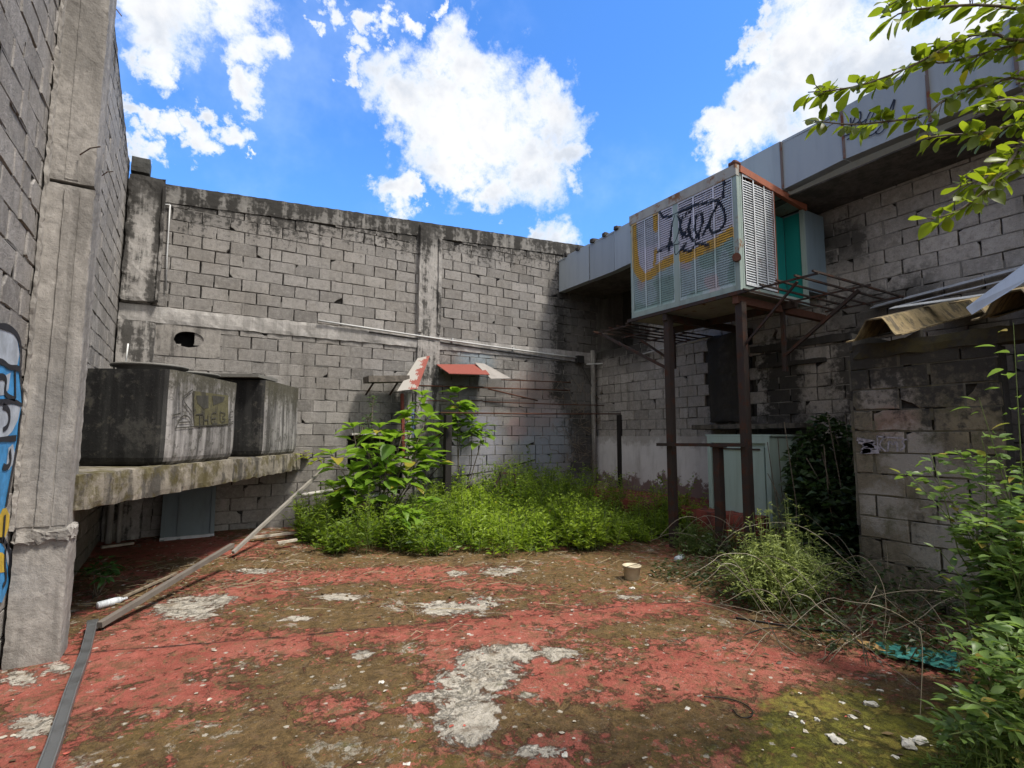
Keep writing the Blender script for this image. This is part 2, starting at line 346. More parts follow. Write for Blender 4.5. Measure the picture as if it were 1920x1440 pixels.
# ------------------------------------------------------------------ block wall generator
def block_wall(mb, O, U, N, u0, u1, z0, ztop, rowh=.2, blen=.4, skip=None, cut=None, openv=.55, openh=.22, chip=.07, seed=1, gap=.012, zbeam=None):
    """individual blocks in running bond. ztop(u) = wall top. skip(u0,u1,z0,z1) leaves a block out. materials 0 block, 1 mortar, 2 core"""
    rr = random.Random(seed); O, U, N = Vector(O), Vector(U), Vector(N); Z = Vector((0, 0, 1))
    def P(u, z, d): return O + U * u + Z * z + N * d
    flip = U.cross(Z).dot(N) < 0
    def face(pts, m, t):
        mb.face(list(reversed(pts)) if flip else pts, m, t)
    nrow = int((max(ztop(u0), ztop(u1)) - z0) / rowh) + 1
    for r in range(nrow):
        za, zb = z0 + r * rowh, z0 + (r + 1) * rowh
        uu = [u0 - (blen * .5 if r % 2 else 0)]; drift = rr.uniform(-.02, .02)
        while uu[-1] < u1:
            nx = uu[0] + blen * (1 + round((uu[-1] - uu[0]) / blen * 2) / 2); k = rr.random()
            if k < .04: uu.append(uu[-1] + blen * .5)
            uu.append(nx + rr.gauss(0, .007))
        uu = [q + drift for q in uu]
        for qa, qb in zip(uu[:-1], uu[1:]):
            a, b = max(qa, u0), min(qb, u1)
            if b - a < .05: continue
            top = min(ztop(a), ztop(b)); zt = min(zb, top)
            if zt - za < .04: continue
            if skip and skip(a, b, za, zt): continue
            gp = gap * rr.uniform(.6, 1.5) / 2
            x0, x1, y0, y1 = a + gp, b - gp, za + gap * .35, zt - gap * .35
            off = rr.gauss(0, .0025); tone = min(1, max(0, rr.gauss(.5, .2)))
            cs = [[x0, y0], [x1, y0], [x1, y1], [x0, y1]]
            for k in range(4):
                cs[k][0] += rr.gauss(0, .0022); cs[k][1] += rr.gauss(0, .0018)
            poly = []
            for k in range(4):
                if rr.random() < chip * .5:
                    bg_ = 1.9 if rr.random() < .2 else 1.0
                    s1, s2 = rr.uniform(.02, .09) * bg_, rr.uniform(.015, .07) * bg_
                    sx = 1 if k in (0, 3) else -1; sy = 1 if k in (0, 1) else -1
                    pa = [cs[k][0] + sx * s1, cs[k][1]]; pb = [cs[k][0], cs[k][1] + sy * s2]
                    pm = [cs[k][0] + sx * s1 * .62, cs[k][1] + sy * s2 * .55]
                    poly += [pb, pm, pa] if k in (0, 2) else [pa, pm, pb]
                else: poly.append(cs[k])
            # subdivide the long edges a little so that edges are not ruler-straight
            fine = []
            for k in range(len(poly)):
                p, q = poly[k], poly[(k + 1) % len(poly)]; fine.append(p)
                ln = math.hypot(q[0] - p[0], q[1] - p[1])
                if ln > .12:
                    for t_ in (.33, .66): fine.append([p[0] + (q[0] - p[0]) * t_ + rr.gauss(0, .002), p[1] + (q[1] - p[1]) * t_ + rr.gauss(0, .0022)])
            cxm = (x0 + x1) / 2; czm = (y0 + y1) / 2
            tl = rr.gauss(0, .004); tz = rr.gauss(0, .004)
            def dd(p): return off + tl * (p[0] - cxm) / .2 * .5 + tz * (p[1] - czm) / .1 * .4
            inner = []
            for p in fine:
                vx, vz = cxm - p[0], czm - p[1]; ln = math.hypot(vx, vz) or 1; s_ = rr.uniform(.005, .011)
                inner.append([p[0] + vx / ln * s_ * 1.2, p[1] + vz / ln * s_])
            n_ = len(fine)
            face([P(p[0], p[1], dd(p)) for p in inner], 0, tone)
            for k in range(n_):
                p, q, pi, qi = fine[k], fine[(k + 1) % n_], inner[k], inner[(k + 1) % n_]
                face([P(p[0], p[1], -.007), P(q[0], q[1], -.007), P(qi[0], qi[1], dd(qi)), P(pi[0], pi[1], dd(pi))], 0, tone)
                face([P(p[0], p[1], -.05), P(q[0], q[1], -.05), P(q[0], q[1], -.007), P(p[0], p[1], -.007)], 0, tone * .6)
            # mortar to the right of and below this block
            def strip(ua, ub, zc, zd, op):
                d = -rr.uniform(.03, .045) if op else -rr.uniform(.001, .009)
                m = 2 if op and rr.random() < .8 else 1
                face([P(ua, zc, d), P(ub, zc, d), P(ub, zd, d), P(ua, zd, d)], m, rr.random())
            nv = 2
            for k in range(nv):
                strip(b - gp - .004, b + gp + .004, za + (zt - za) * k / nv, za + (zt - za) * (k + 1) / nv, rr.random() < openv)
            s_ = a
            while s_ < b - 1e-4:
                e_ = min(b, s_ + rr.uniform(.06, .2)); strip(s_, e_, za - .006, za + .008, rr.random() < openh); s_ = e_
    # core behind the blocks, front at -0.047; split so that skipped blocks stay open
    n = int((u1 - u0) / .2)
    for i in range(n):
        a = u0 + (u1 - u0) * i / n; b = u0 + (u1 - u0) * (i + 1) / n
        z = z0
        tp = min(ztop(a), ztop(b))
        while z < tp - .01:
            zz_ = min(tp, z + rowh)
            if not (skip and skip(a + .01, b - .01, z + .01, zz_ - .01)):
                face([P(a, z, -.047), P(b, z, -.047), P(b, zz_, -.047), P(a, zz_, -.047)], 2, .5)
            z = zz_
def wall_shell(mb, O, U, N, u0, u1, z0, zt0, zt1, depth, m=1):
    """top, back and ends of a wall behind the block facing"""
    O, U, N = Vector(O), Vector(U), Vector(N); Z = Vector((0, 0, 1))
    P = lambda u, z, d: O + U * u + Z * z + N * d
    mb.face([P(u0, zt0, -.01), P(u1, zt1, -.01), P(u1, zt1, -depth), P(u0, zt0, -depth)], m)
    mb.face([P(u0, z0, -depth), P(u1, z0, -depth), P(u1, zt1, -depth), P(u0, zt0, -depth)], 2)  # dark back face stands in for the shade inside openings
    mb.face([P(u0, z0, -.01), P(u0, zt0, -.01), P(u0, zt0, -depth), P(u0, z0, -depth)], m)
    mb.face([P(u1, z0, -.01), P(u1, zt1, -.01), P(u1, zt1, -depth), P(u1, z0, -depth)], m)

XL, YB, XR = -1.05, 9.5, 8.1
def ribbon(mb, pts, wid, N, off, m=0, t=.5, smooth=3):
    """flat painted stroke on a plane with normal N"""
    N = Vector(N); pts = [Vector(p) for p in pts]
    for _ in range(smooth):
        q = [pts[0]]
        for i in range(len(pts) - 1): q += [pts[i] * .75 + pts[i + 1] * .25, pts[i] * .25 + pts[i + 1] * .75]
        pts = q + [pts[-1]]
        if len(pts) > 120: break
    pts = [p for i, p in enumerate(pts) if i == 0 or (p - pts[i - 1]).length > 1e-4]
    L = []; Rr = []
    for i, p in enumerate(pts):
        d = (pts[min(i + 1, len(pts) - 1)] - pts[max(i - 1, 0)]).normalized(); s = d.cross(N).normalized()
        ww = wid * (.8 + .3 * mn.noise(p * 5)) / 2
        L.append(p + s * ww + N * off); Rr.append(p - s * ww + N * off)
    for i in range(len(pts) - 1): mb.face([L[i], L[i + 1], Rr[i + 1], Rr[i]], m, t)

# ================================================================== GROUND
MASKS = {'red': [], 'con': [], 'moss': [], 'dirt': []}
def patch(kind, px, py, rx, ry, s=1.0):
    c = at(px, py, 'Z', 0); a = at(px + rx, py, 'Z', 0) - c; b = at(px, py - ry, 'Z', 0) - at(px, py + ry, 'Z', 0); b = b * .5
    MASKS[kind].append((c.x, c.y, a.x, a.y, b.x, b.y, s))
for p in [(915, 1250, 75, 50), (880, 1320, 70, 60), (960, 1225, 60, 25), (880, 1372, 60, 35), (850, 1290, 45, 40), (1040, 1225, 55, 14), (845, 1140, 75, 16), (905, 1128, 40, 16), (350, 1140, 75, 28), (410, 1125, 40, 16), (940, 1070, 42, 12), (855, 1075, 22, 8),
          (680, 1225, 24, 12), (985, 1305, 20, 10), (790, 1310, 35, 14), (640, 1120, 60, 8), (1010, 1410, 60, 18), (480, 1070, 50, 6), (560, 1160, 50, 6), (40, 1270, 45, 18), (110, 1250, 40, 14), (60, 1360, 60, 30), (860, 1360, 60, 40), (1180, 1120, 30, 6)]: patch('con', *p, 1.0)
for p in [(900, 1185, 160, 26), (1060, 1160, 160, 16), (1200, 1140, 90, 10), (400, 1215, 280, 26), (260, 1240, 180, 60), (330, 1180, 130, 30), (120, 1300, 150, 60), (50, 1400, 90, 60), (300, 1300, 160, 40), (830, 1260, 50, 60), (1060, 1275, 80, 45), (1160, 1290, 60, 40), (1330, 1250, 160, 50),
          (1400, 1220, 140, 40), (1560, 1240, 120, 25), (620, 1340, 60, 40), (560, 1080, 160, 14), (800, 1075, 130, 14), (480, 1110, 90, 14), (240, 1050, 90, 26), (360, 1035, 120, 16), (1060, 1390, 80, 25), (1380, 1420, 60, 20), (900, 1100, 120, 14), (700, 1190, 300, 12), (1480, 1320, 110, 26), (850, 1400, 40, 20)]: patch('red', *p, .9)
for p in [(1700, 1380, 220, 70), (1560, 1340, 140, 50), (1800, 1430, 200, 60), (1500, 1420, 140, 40), (1850, 1320, 120, 40)]: patch('moss', *p, 1.0)
for p in [(1150, 1075, 260, 26), (450, 1380, 260, 60), (640, 1260, 200, 40), (620, 1160, 200, 26), (760, 1110, 200, 16), (1100, 1340, 160, 30), (1250, 1180, 160, 18), (720, 1400, 200, 40), (1300, 1370, 180, 50), (860, 1045, 320, 12), (420, 1060, 200, 10), (1500, 1200, 120, 16)]: patch('dirt', *p, .8)
def build_ground():
    xs = np.linspace(-1.6, 8.4, 201); ys = np.linspace(-2.5, 9.7, 245)
    Xg, Yg = np.meshgrid(xs, ys, indexing='ij')
    ms = []
    for k in ('red', 'con', 'moss', 'dirt'):
        acc = np.zeros_like(Xg)
        for (cx, cy, ax, ay, bx, by, s) in MASKS[k]:
            det = ax * by - ay * bx
            dx, dy = Xg - cx, Yg - cy
            p = (dx * by - dy * bx) / det; q = (ax * dy - ay * dx) / det
            acc = np.maximum(acc, s * np.clip(1.45 - np.sqrt(p * p + q * q) * .95, 0, 1))
        ms.append(acc)
    vs = []
    for i in range(len(xs)):
        for j in range(len(ys)):
            x, y = xs[i], ys[j]
            z = .012 * mn.noise(Vector((x * .8, y * .8, 3))) + .004 * mn.noise(Vector((x * 4, y * 4, 1)))
            z += .10 * max(0, min(1, (y - 7.5) / 2.0)) * max(0, min(1, (3 - x) / 2))
            vs.append((x, y, z))
    ny = len(ys)
    fs = [(i * ny + j, (i + 1) * ny + j, (i + 1) * ny + j + 1, i * ny + j + 1) for i in range(len(xs) - 1) for j in range(ny - 1)]
    me = bpy.data.meshes.new('yard_floor'); me.from_pydata(vs, [], fs)
    ca = me.color_attributes.new('mask', 'FLOAT_COLOR', 'POINT')
    arr = np.stack([m_.ravel() for m_ in ms], 1).astype(np.float32).ravel(); ca.data.foreach_set('color', arr)
    me.polygons.foreach_set('use_smooth', [True] * len(fs))
    g = material('worn_red_floor', .9); c = g.coord()
    a = g.node('ShaderNodeAttribute', attribute_name='mask'); sp = g.node('ShaderNodeSeparateColor'); g.l.new(a.outputs['Color'], sp.inputs[0])
    mr, mc, mm, md = sp.outputs[0], sp.outputs[1], sp.outputs[2], a.outputs['Alpha']
    nA = g.noise(c, 1.3, 10, .66, .4); nB = g.noise(g.scale(c, (1, 1, 1), (7, 3, 0)), 3.2, 12, .72, .5); nC = g.noise(c, 16, 9, .7, .3)
    nF = g.noise(g.scale(c, (1, 1, 1), (2, 9, 4)), 7.5, 12, .75, .6); nD = g.noise(c, 60, 5, .7); nE = g.noise(g.scale(c, (1, 1, 1), (3, 11, 0)), 5.5, 11, .74, .8)
    con = g.mix(g.mapr(nC, .3, .75), (.30, .27, .215), (.60, .55, .47))
    con = g.mix(g.mapr(nE, .5, .72, 0, .5), con, (.2, .18, .14))
    red = g.mix(g.mapr(nB, .3, .72), (.235, .054, .036), (.40, .112, .08))
    red = g.mix(g.mapr(nF, .46, .68, 0, .8), red, (.21, .10, .055))
    red = g.mix(g.mapr(nA, .5, .66, 0, .6), red, (.36, .135, .095))
    red = g.mix(g.mapr(nC, .52, .8, 0, .5), red, (.43, .19, .14))
    red = g.mix(g.mapr(nD, .52, .75, 0, .4), red, (.14, .05, .035))
    dirt = g.mix(g.mapr(nC, .3, .7), (.058, .036, .012), (.20, .125, .048))
    dirt = g.mix(g.mapr(nA, .45, .65, 0, .5), dirt, (.115, .085, .012))
    dirt = g.mix(g.mapr(nF, .5, .7, 0, .65), dirt, (.19, .125, .075))
    dirt = g.mix(g.mapr(nD, .54, .70, 0, .6), dirt, (.20, .145, .085))
    dirt = g.mix(g.mapr(nD, .46, .32, 0, .6), dirt, (.022, .014, .005))
    moss = g.mix(g.mapr(nC, .35, .7), (.06, .062, .008), (.22, .215, .025))
    # paint survives where the noise is high; bare concrete breaks through in its own patches
    kr = g.add(g.add(g.mul(mr, .34), g.mul(md, -.26)), g.add(g.mul(g.math('SUBTRACT', nE, .5), 2.0), g.mul(g.math('SUBTRACT', nC, .5), 1.0)))
    kr = g.mapr(kr, .0, .15)
    kd = g.add(g.mul(md, .25), g.add(g.mul(g.math('SUBTRACT', nF, .5), 1.7), g.mul(g.math('SUBTRACT', nC, .5), .9)))
    kc = g.add(g.mul(mc, .72), g.add(g.mul(g.math('SUBTRACT', nE, .5), -1.7), g.mul(g.math('SUBTRACT', nC, .5), .9)))
    kcs = g.mapr(kc, .50, .56)
    col = g.mix(g.mapr(nB, .57, .62, 0, .8), dirt, con)
    col = g.mix(g.mul(g.mapr(nF, .60, .63), g.mapr(nA, .42, .55)), col, con)
    col = g.mix(kr, col, red)
    col = g.mix(g.mul(g.mapr(kd, .10, .24), .88), col, dirt)
    nG = g.noise(g.scale(c, (1, 1, 1), (12, 4, 7)), 11, 10, .78, .5)
    k2 = g.mapr(g.add(g.add(nG, g.mul(mr, .05)), g.mul(g.math('SUBTRACT', nA, .5), .5)), .57, .60)
    col = g.mix(g.mul(k2, .85), col, g.mix(nC, (.30, .07, .045), (.42, .15, .11)))
    k3 = g.mapr(g.add(g.noise(g.scale(c, (1, 1, 1), (1, 14, 2)), 14, 10, .8, .4), g.mul(g.math('SUBTRACT', nB, .5), .5)), .60, .63)
    col = g.mix(g.mul(k3, .8), col, g.mix(nD, (.22, .19, .14), (.46, .41, .34)))
    k4 = g.mapr(g.add(g.noise(g.scale(c, (1, 1, 1), (6, 1, 9)), 8, 10, .78, .5), g.mul(md, .03)), .565, .61)
    col = g.mix(g.mul(k4, .7), col, g.mix(nD, (.03, .02, .006), (.10, .07, .022)))
    col = g.mix(g.mul(g.mapr(kc, .38, .50), .65), col, (.17, .10, .07))
    col = g.mix(kcs, col, con)
    nH = g.noise(g.scale(c, (1, 1, 1), (15, 2, 6)), 5, 12, .8, .7)
    col = g.mix(g.mul(g.mapr(nH, .50, .60), .62), col, g.mix(nD, (.06, .038, .014), (.20, .125, .065)))
    col = g.mix(g.mul(g.mapr(nD, .55, .68), .5), col, (.055, .035, .016))
    # the joint between two floor slabs, a dark ragged line with paint held along it
    pa, pb = at(190, 1222, 'Z', 0), at(1260, 1130, 'Z', 0); nl_ = Vector((-(pb - pa).y, (pb - pa).x, 0)).normalized(); xy = g.xyz(c)
    dl = g.add(g.add(g.mul(xy[0], nl_.x), g.mul(xy[1], nl_.y)), g.add(-nl_.dot(pa), g.add(g.mul(g.math('SUBTRACT', nA, .5), .22), g.mul(g.math('SUBTRACT', nC, .5), .05))))
    strip_ = g.mul(g.mapr(dl, -.20, -.10), g.mapr(dl, .02, .0))
    col = g.mix(g.mul(g.mul(strip_, g.mapr(nF, .60, .45)), .85), col, red)
    crack = g.mul(g.mapr(g.math('ABSOLUTE', dl), .022, .006), g.mapr(nB, .40, .52))
    col = g.mix(g.mul(crack, .8), col, (.03, .018, .012))
    km = g.mapr(g.add(g.add(g.mul(mm, .52), g.mapr(g.xyz(c)[1], 5.5, 2.2, .02, .24)), g.mul(g.math('SUBTRACT', nB, .5), 1.7)), .36, .62)
    col = g.mix(g.mul(km, .85), col, moss)
    vo = g.voro(g.scale(c, (1, 1.0, 1)), 13.0); vc = g.node('ShaderNodeTexVoronoi'); g.put(vc.inputs['Vector'], c); vc.inputs['Scale'].default_value = 13.0
    pick = g.mapr(g.xyz(vc.outputs['Color'])[0], .80, .82)
    fl = g.mul(g.mapr(g.add(vo, g.mul(g.math('SUBTRACT', nD, .5), .5)), .24, .18), pick)
    col = g.mix(g.mul(fl, .8), col, (.50, .46, .38))
    col = g.mix(g.mapr(g.noise(c, 120, 4, .7), .6, .75, 0, .5), col, (.03, .02, .012))
    hgt = g.add(g.add(g.mul(nC, 1.0), g.mul(kr, 1.0)), g.add(g.add(g.mul(nD, .7), g.mul(nF, 1.2)), g.add(g.mul(km, .8), g.mul(kcs, -1.0))))
    finish(g, col, g.bump(hgt, .9, .025), g.mapr(kr, 0, 1, .95, .75))
    me.materials.append(g.m)
    o = bpy.data.objects.new('yard_floor', me); scene.collection.objects.link(o)
    tag(o, 'cracked concrete yard floor with worn red paint and brown dirt', 'floor', kind='structure')
    t = MB(); t.face([(-300, -300, -.06), (300, -300, -.06), (300, 300, -.06), (-300, 300, -.06)])
    tag(t.build('terrain', mat_plain('bare_earth', (.12, .095, .06), .95)), 'bare earth around the walls', 'ground', kind='structure')
    s = MB(); s.rough((6.75, 4.6, -.02), (XR + .1, YB + .05, .46), .12, .018)
    tag(s.build('raised_floor', mat_concrete('red_slab', (.24, .06, .042), .6, .12)), 'raised slab with dark red paint along the building', 'floor', kind='structure')
build_ground()

# ================================================================== LEFT WALL
lw = thing('block_wall', (XL, 4, 0), 'tall grey block wall at the left with a rough concrete pilaster and blue graffiti', 'wall')
b = MB(); lt = lambda y: 9.0 - .335 * y - .07
block_wall(b, (XL, 0, 0), (0, 1, 0), (1, 0, 0), -2.5, 9.6, 0, lt, seed=3, openv=.6, openh=.45, gap=.016, chip=.12)
wall_shell(b, (XL, 0, 0), (0, 1, 0), (1, 0, 0), -2.5, 9.6, 0, lt(-2.5), lt(9.6), .2)
b.build('masonry', [M_LEFT, JOINT, JOINTD], lw)
b = MB()
b.rough((-1.02, 4.965, .90), (-.745, 5.28, 3.47), .04, .0035, freq=15)
b.rough((-1.03, 4.975, 3.50), (-.755, 5.28, 7.2), .04, .0035, freq=15)
b.rough((-1.03, 4.985, -.05), (-.725, 5.28, .86), .04, .004, freq=13)
b.rough((-1.035, 4.955, .83), (-.712, 5.24, .935), .022, .016, freq=17)
# form-board ridges on the pilaster face
b.rough((-1.02, 4.957, .95), (-.928, 4.97, 3.44), .04, .002, freq=15); b.rough((-.921, 4.953, .95), (-.838, 4.97, 3.44), .04, .002, freq=15); b.rough((-.831, 4.959, .95), (-.75, 4.97, 3.44), .04, .002, freq=15)
b.rough((-.93, 4.968, 3.52), (-.85, 4.98, 7.1), .04, .002, freq=15)
b.rough((-1.045, 4.925, .93), (-1.015, 5.0, 6.9), .04, .006, freq=13)
b.build('pilaster', M_PIL, lw)
b = MB(); b.box((-1.0, 5.285, .0), (-.80, 5.30, 7.2)); 
for (x0, y0, x1, y1) in [(150, 290, 188, 275), (190, 330, 212, 322), (208, 12, 228, 30)]:
    p = at(x0, y0, 'Y', 4.95 if x0 < 160 else 6.2); q = at(x1, y1, 'Y', 4.7 if x0 < 160 else 5.9)
    b = MB(); b.tube([p, (p + q) / 2 + Vector((0, 0, .02)), q], .005, 5); b.build('tie_wire', mat_metal('rusty_wire', (.1, .07, .05), .5), lw)
# graffiti, painted on the wall in layers
GB = mat_plain('blue_spray_paint', (.05, .25, .52), .6, .25, 9); GS = mat_plain('silver_spray_paint', (.38, .42, .47), .5, .25, 7)
GK = mat_plain('black_spray_paint', (.012, .014, .022), .55, .3, 9); GY = mat_plain('yellow_spray_paint', (.52, .36, .04), .6, .25, 8)
def lw_pts(pts): return [at(x * .382, 580 + y * .382, 'X', XL) for (x, y) in pts]
b = MB()
def lpoly(pts, off, m): b.face([p + Vector((off, 0, 0)) for p in lw_pts(pts)], m)
lpoly([(-400, 60), (0, 85), (45, 100), (78, 140), (90, 205), (86, 300), (95, 400), (97, 470), (80, 560), (75, 640), (55, 740), (36, 850), (18, 960), (5, 1060), (-400, 1060)], .010, 0)
lpoly([(-300, 1120), (0, 1150), (20, 1190), (45, 1200), (40, 1330), (20, 1390), (0, 1440), (-300, 1440)], .010, 0)
lpoly([(-60, 95), (0, 92), (42, 105), (72, 145), (84, 220), (74, 270), (40, 282), (10, 255), (-60, 240)], .012, 1)
lpoly([(-40, 330), (0, 330), (40, 310), (30, 390), (12, 420), (-40, 425)], .012, 1)
lpoly([(-60, 470), (0, 462), (60, 468), (90, 478), (78, 540), (48, 600), (15, 632), (-60, 640)], .012, 1)
lpoly([(14, 1165), (40, 1172), (68, 1210), (72, 1260), (55, 1300), (38, 1290), (22, 1240)], .012, 1)
lpoly([(30, 680), (52, 660), (60, 700), (52, 760), (30, 790), (20, 760)], .012, 1)
lpoly([(78, 600), (92, 575), (106, 612), (104, 690), (90, 780), (70, 784), (76, 690)], .012, 3)
lpoly([(0, 980), (18, 975), (36, 1010), (32, 1070), (14, 1118), (-60, 1120)], .012, 3)
lpoly([(-60, 1190), (0, 1195), (16, 1215), (18, 1290), (-60, 1300)], .012, 3)
for pts in [[(-60, 80), (0, 80), (48, 98), (82, 140), (92, 210), (86, 300), (70, 285), (30, 285), (0, 255), (-60, 250)],
            [(60, 300), (62, 440)], [(86, 300), (98, 430), (100, 480), (82, 560), (78, 640), (60, 735), (34, 860), (16, 970)],
            [(-40, 455), (0, 455), (60, 450), (92, 470)], [(0, 475), (30, 490), (34, 540), (20, 580), (0, 590)], [(-30, 640), (20, 636), (66, 632)],
            [(34, 690), (40, 750), (20, 780), (0, 770)], [(18, 1150), (8, 1240), (20, 1330), (0, 1360)], [(-40, 330), (20, 330), (8, 400), (20, 425), (60, 440)], [(0, 1130), (40, 1190), (28, 1290), (44, 1310)], [(10, 1010), (0, 1150)]]:
    ribbon(b, lw_pts(pts), .045, (1, 0, 0), .015, 2)
b.build('graffiti', [GB, GS, GK, GY], lw)
b = MB(); b.rough((-1.02, 9.42, 5.57), (-.78, 9.66, 5.80), .08, .006)
tag(b.build('concrete_block', mat_concrete('dark_block', (.06, .06, .055), .6, .1)), 'dark loose block on top of the wall in the left corner', 'block')

# ================================================================== BACK WALL
bw = thing('block_wall', (3.5, YB, 0), 'grey block wall across the back with a blackened sloping top beam', 'wall')
bt = lambda x: 5.54 + .077 * x
HOLE = (-.34, .07, 2.85, 3.24)
WIN = (2.45, 3.28, .80, 1.62)
def bskip(a, b_, c, d):
    mx, mz = (a + b_) / 2, (c + d) / 2
    if 3.28 < mz < 3.57: return True
    if HOLE[0] - .03 < mx < HOLE[1] + .03 and HOLE[2] < mz < HOLE[3]: return True
    if WIN[0] < mx < WIN[1] and WIN[2] < mz < WIN[3]: return True
    if 4.15 < mx < 4.95 and .28 < mz < .62: return True
    return False
b = MB()
block_wall(b, (0, YB, 0), (1, 0, 0), (0, -1, 0), XL, XR + .1, 0.0, lambda u: 3.30, skip=bskip, seed=5, openv=.6, openh=.28, gap=.014)
block_wall(b, (0, YB, 0), (1, 0, 0), (0, -1, 0), XL, XR + .1, 3.55, lambda u: bt(u) - .28, skip=bskip, seed=6, openv=.85, openh=.5, gap=.015, chip=.1)
wall_shell(b, (0, YB, 0), (1, 0, 0), (0, -1, 0), XL - .2, XR + .3, 0, bt(XL) - .02, bt(XR) - .02, .25)
b.build('masonry', [M_BACK, JOINT, JOINTD], bw)
b = MB(); sh = lambda q: Vector((q.x, q.y, q.z + .077 * q.x))
b.rough((XL, YB - .014, 5.24), (XR + .3, YB + .25, 5.54), .05, .005, freq=13, shear=sh); b.build('top_beam', M_TOPB, bw)
b = MB(); b.rough((XL, YB - .022, 3.29), (XR, YB + .1, 3.55), .07, .008); b.build('middle_beam', M_MIDB, bw)
b = MB(); b.rough((XL + .02, YB - .10, .0), (-.57, YB + .1, 3.28), .08, .009)
b.rough((XL + .02, YB - .10, 3.58), (-.57, YB + .1, 5.52), .06, .012); b.rough((-.60, YB - .13, 3.6), (-.555, YB - .02, 5.42), .06, .008)
b.build('pilaster', M_PILB, bw)
b = MB(); b.rough((3.60, YB - .05, .0), (4.07, YB + .1, 5.75), .08, .009); b.rough((3.60, YB - .09, 3.58), (3.68, YB, 5.68), .06, .008); b.rough((4.0, YB - .09, 3.58), (4.07, YB, 5.55), .06, .008)
b.build('pilaster', M_PILB, bw)
# broken-through hole: ragged mortar collar in a dark recess
b = MB(); ring = []; rngo = []
hx, hz = (HOLE[0] + HOLE[1]) / 2, (HOLE[2] + HOLE[3]) / 2
for k in range(28):
    a = 2 * math.pi * k / 28; s = 1 + .12 * mn.noise(Vector((math.cos(a) * 2, math.sin(a) * 2, 5)))
    ring.append(Vector((hx + .20 * s * math.cos(a), YB - .012, hz + .125 * s * math.sin(a) + .03)))
    rngo.append(Vector((hx - .03 + .46 * max(-1, min(1, 1.35 * math.cos(a))), YB - .004, hz + .01 + .25 * max(-1, min(1, 1.35 * math.sin(a))))))
for k in range(28):
    j = (k + 1) % 28; b.face([rngo[k], rngo[j], ring[j], ring[k]]); b.face([ring[k], ring[j], ring[j] + Vector((0, .05, 0)), ring[k] + Vector((0, .05, 0))]); b.face([ring[k] + Vector((0, .05, 0)), ring[j] + Vector((0, .05, 0)), ring[j] + Vector((0, .22, 0)), ring[k] + Vector((0, .22, 0))], 1)
b.face([r_ + Vector((0, .21, 0)) for r_ in ring], 1)  # black put into the tunnel's colour for the shade inside
b.build('hole_rim', [mat_concrete('patched_mortar', (.25, .232, .21), .7, .25), mat_plain('cavity_shade', (.006, .006, .006), .95)], bw)
# opening with a sill board, and the small opening low down
b = MB(); b.box((2.40, YB - .10, 1.60), (3.42, YB + .02, 1.635)); b.build('lintel_board', mat_plain('white_board', (.5, .48, .44), .7, .2), bw)
b = MB(); b.box((2.46, YB - .02, 1.53), (3.0, YB + .06, 1.597)); b.build('lintel_plank', mat_plain('weathered_wood', (.16, .10, .06), .8, .3), bw)
# conduit
cd = thing('conduit_pipe', (1.76, YB - .06, 3.5), 'thin pale conduit running down across the middle of the back wall', 'pipe')
p0, p1 = at(597, 601, 'Y', YB - .06), at(1082, 671, 'Y', YB - .06)
M_CON = mat_metal('galvanised_conduit', (.42, .42, .41), .15, rough=.45)
b = MB(); b.tube([p0 + (p1 - p0) * (k / 10) + Vector((0, 0, -.02 * math.sin(math.pi * k / 10))) for k in range(11)], .018, 8); b.build('pipe', M_CON, cd, True)
b = MB(); b.tube([p0 + Vector((.9, .02, -.10)), p1 + Vector((-.05, .02, -.10))], .010, 6); b.build('cable', mat_plain('black_cable', (.02, .02, .02), .6), cd, True)
b = MB(); b.box(p1 + Vector((-.02, -.06, -.12)), p1 + Vector((.16, .05, .05))); b.build('junction_box', mat_metal('black_box', (.02, .02, .02), .05), cd)
for t_ in (.45, .7, .88):
    b = MB(); q = p0 + (p1 - p0) * t_; b.bar(q + Vector((0, .02, -.05)), q + Vector((0, .02, .04)), .03, .05); b.build('clamp', M_CON, cd)
cp = MB(); cp.tube([(7.95, YB - .07, .5), (7.95, YB - .07, 3.6)], .055, 10)
tag(cp.build('drain_pipe', mat_concrete('grey_drain', (.33, .31, .28), .5, .2), smooth=True), 'grey drain pipe standing in the far right corner', 'pipe')
b = MB(); b.tube([at(1100, 683, 'Y', 9.35), at(1150, 681, 'Y', 9.2), at(1236, 655, 'X', 7.95), at(1300, 641, 'X', 7.95), at(1330, 632, 'X', 7.95)], .018, 6)
tag(b.build('water_pipe', M_CON, smooth=True), 'thin grey pipe bending round the far right corner', 'pipe')
b = MB(); pts = [at(1088, 680, 'Y', 9.42), at(1110, 725, 'Y', 9.42), at(1124, 752, 'Y', 9.42), at(1130, 770, 'Y', 9.42)]; b.tube(pts, .008, 5)
tag(b.build('loose_cable', mat_plain('black_cable_b', (.03, .028, .025), .6), smooth=True), 'loose dark cable sagging below the junction box', 'cable')

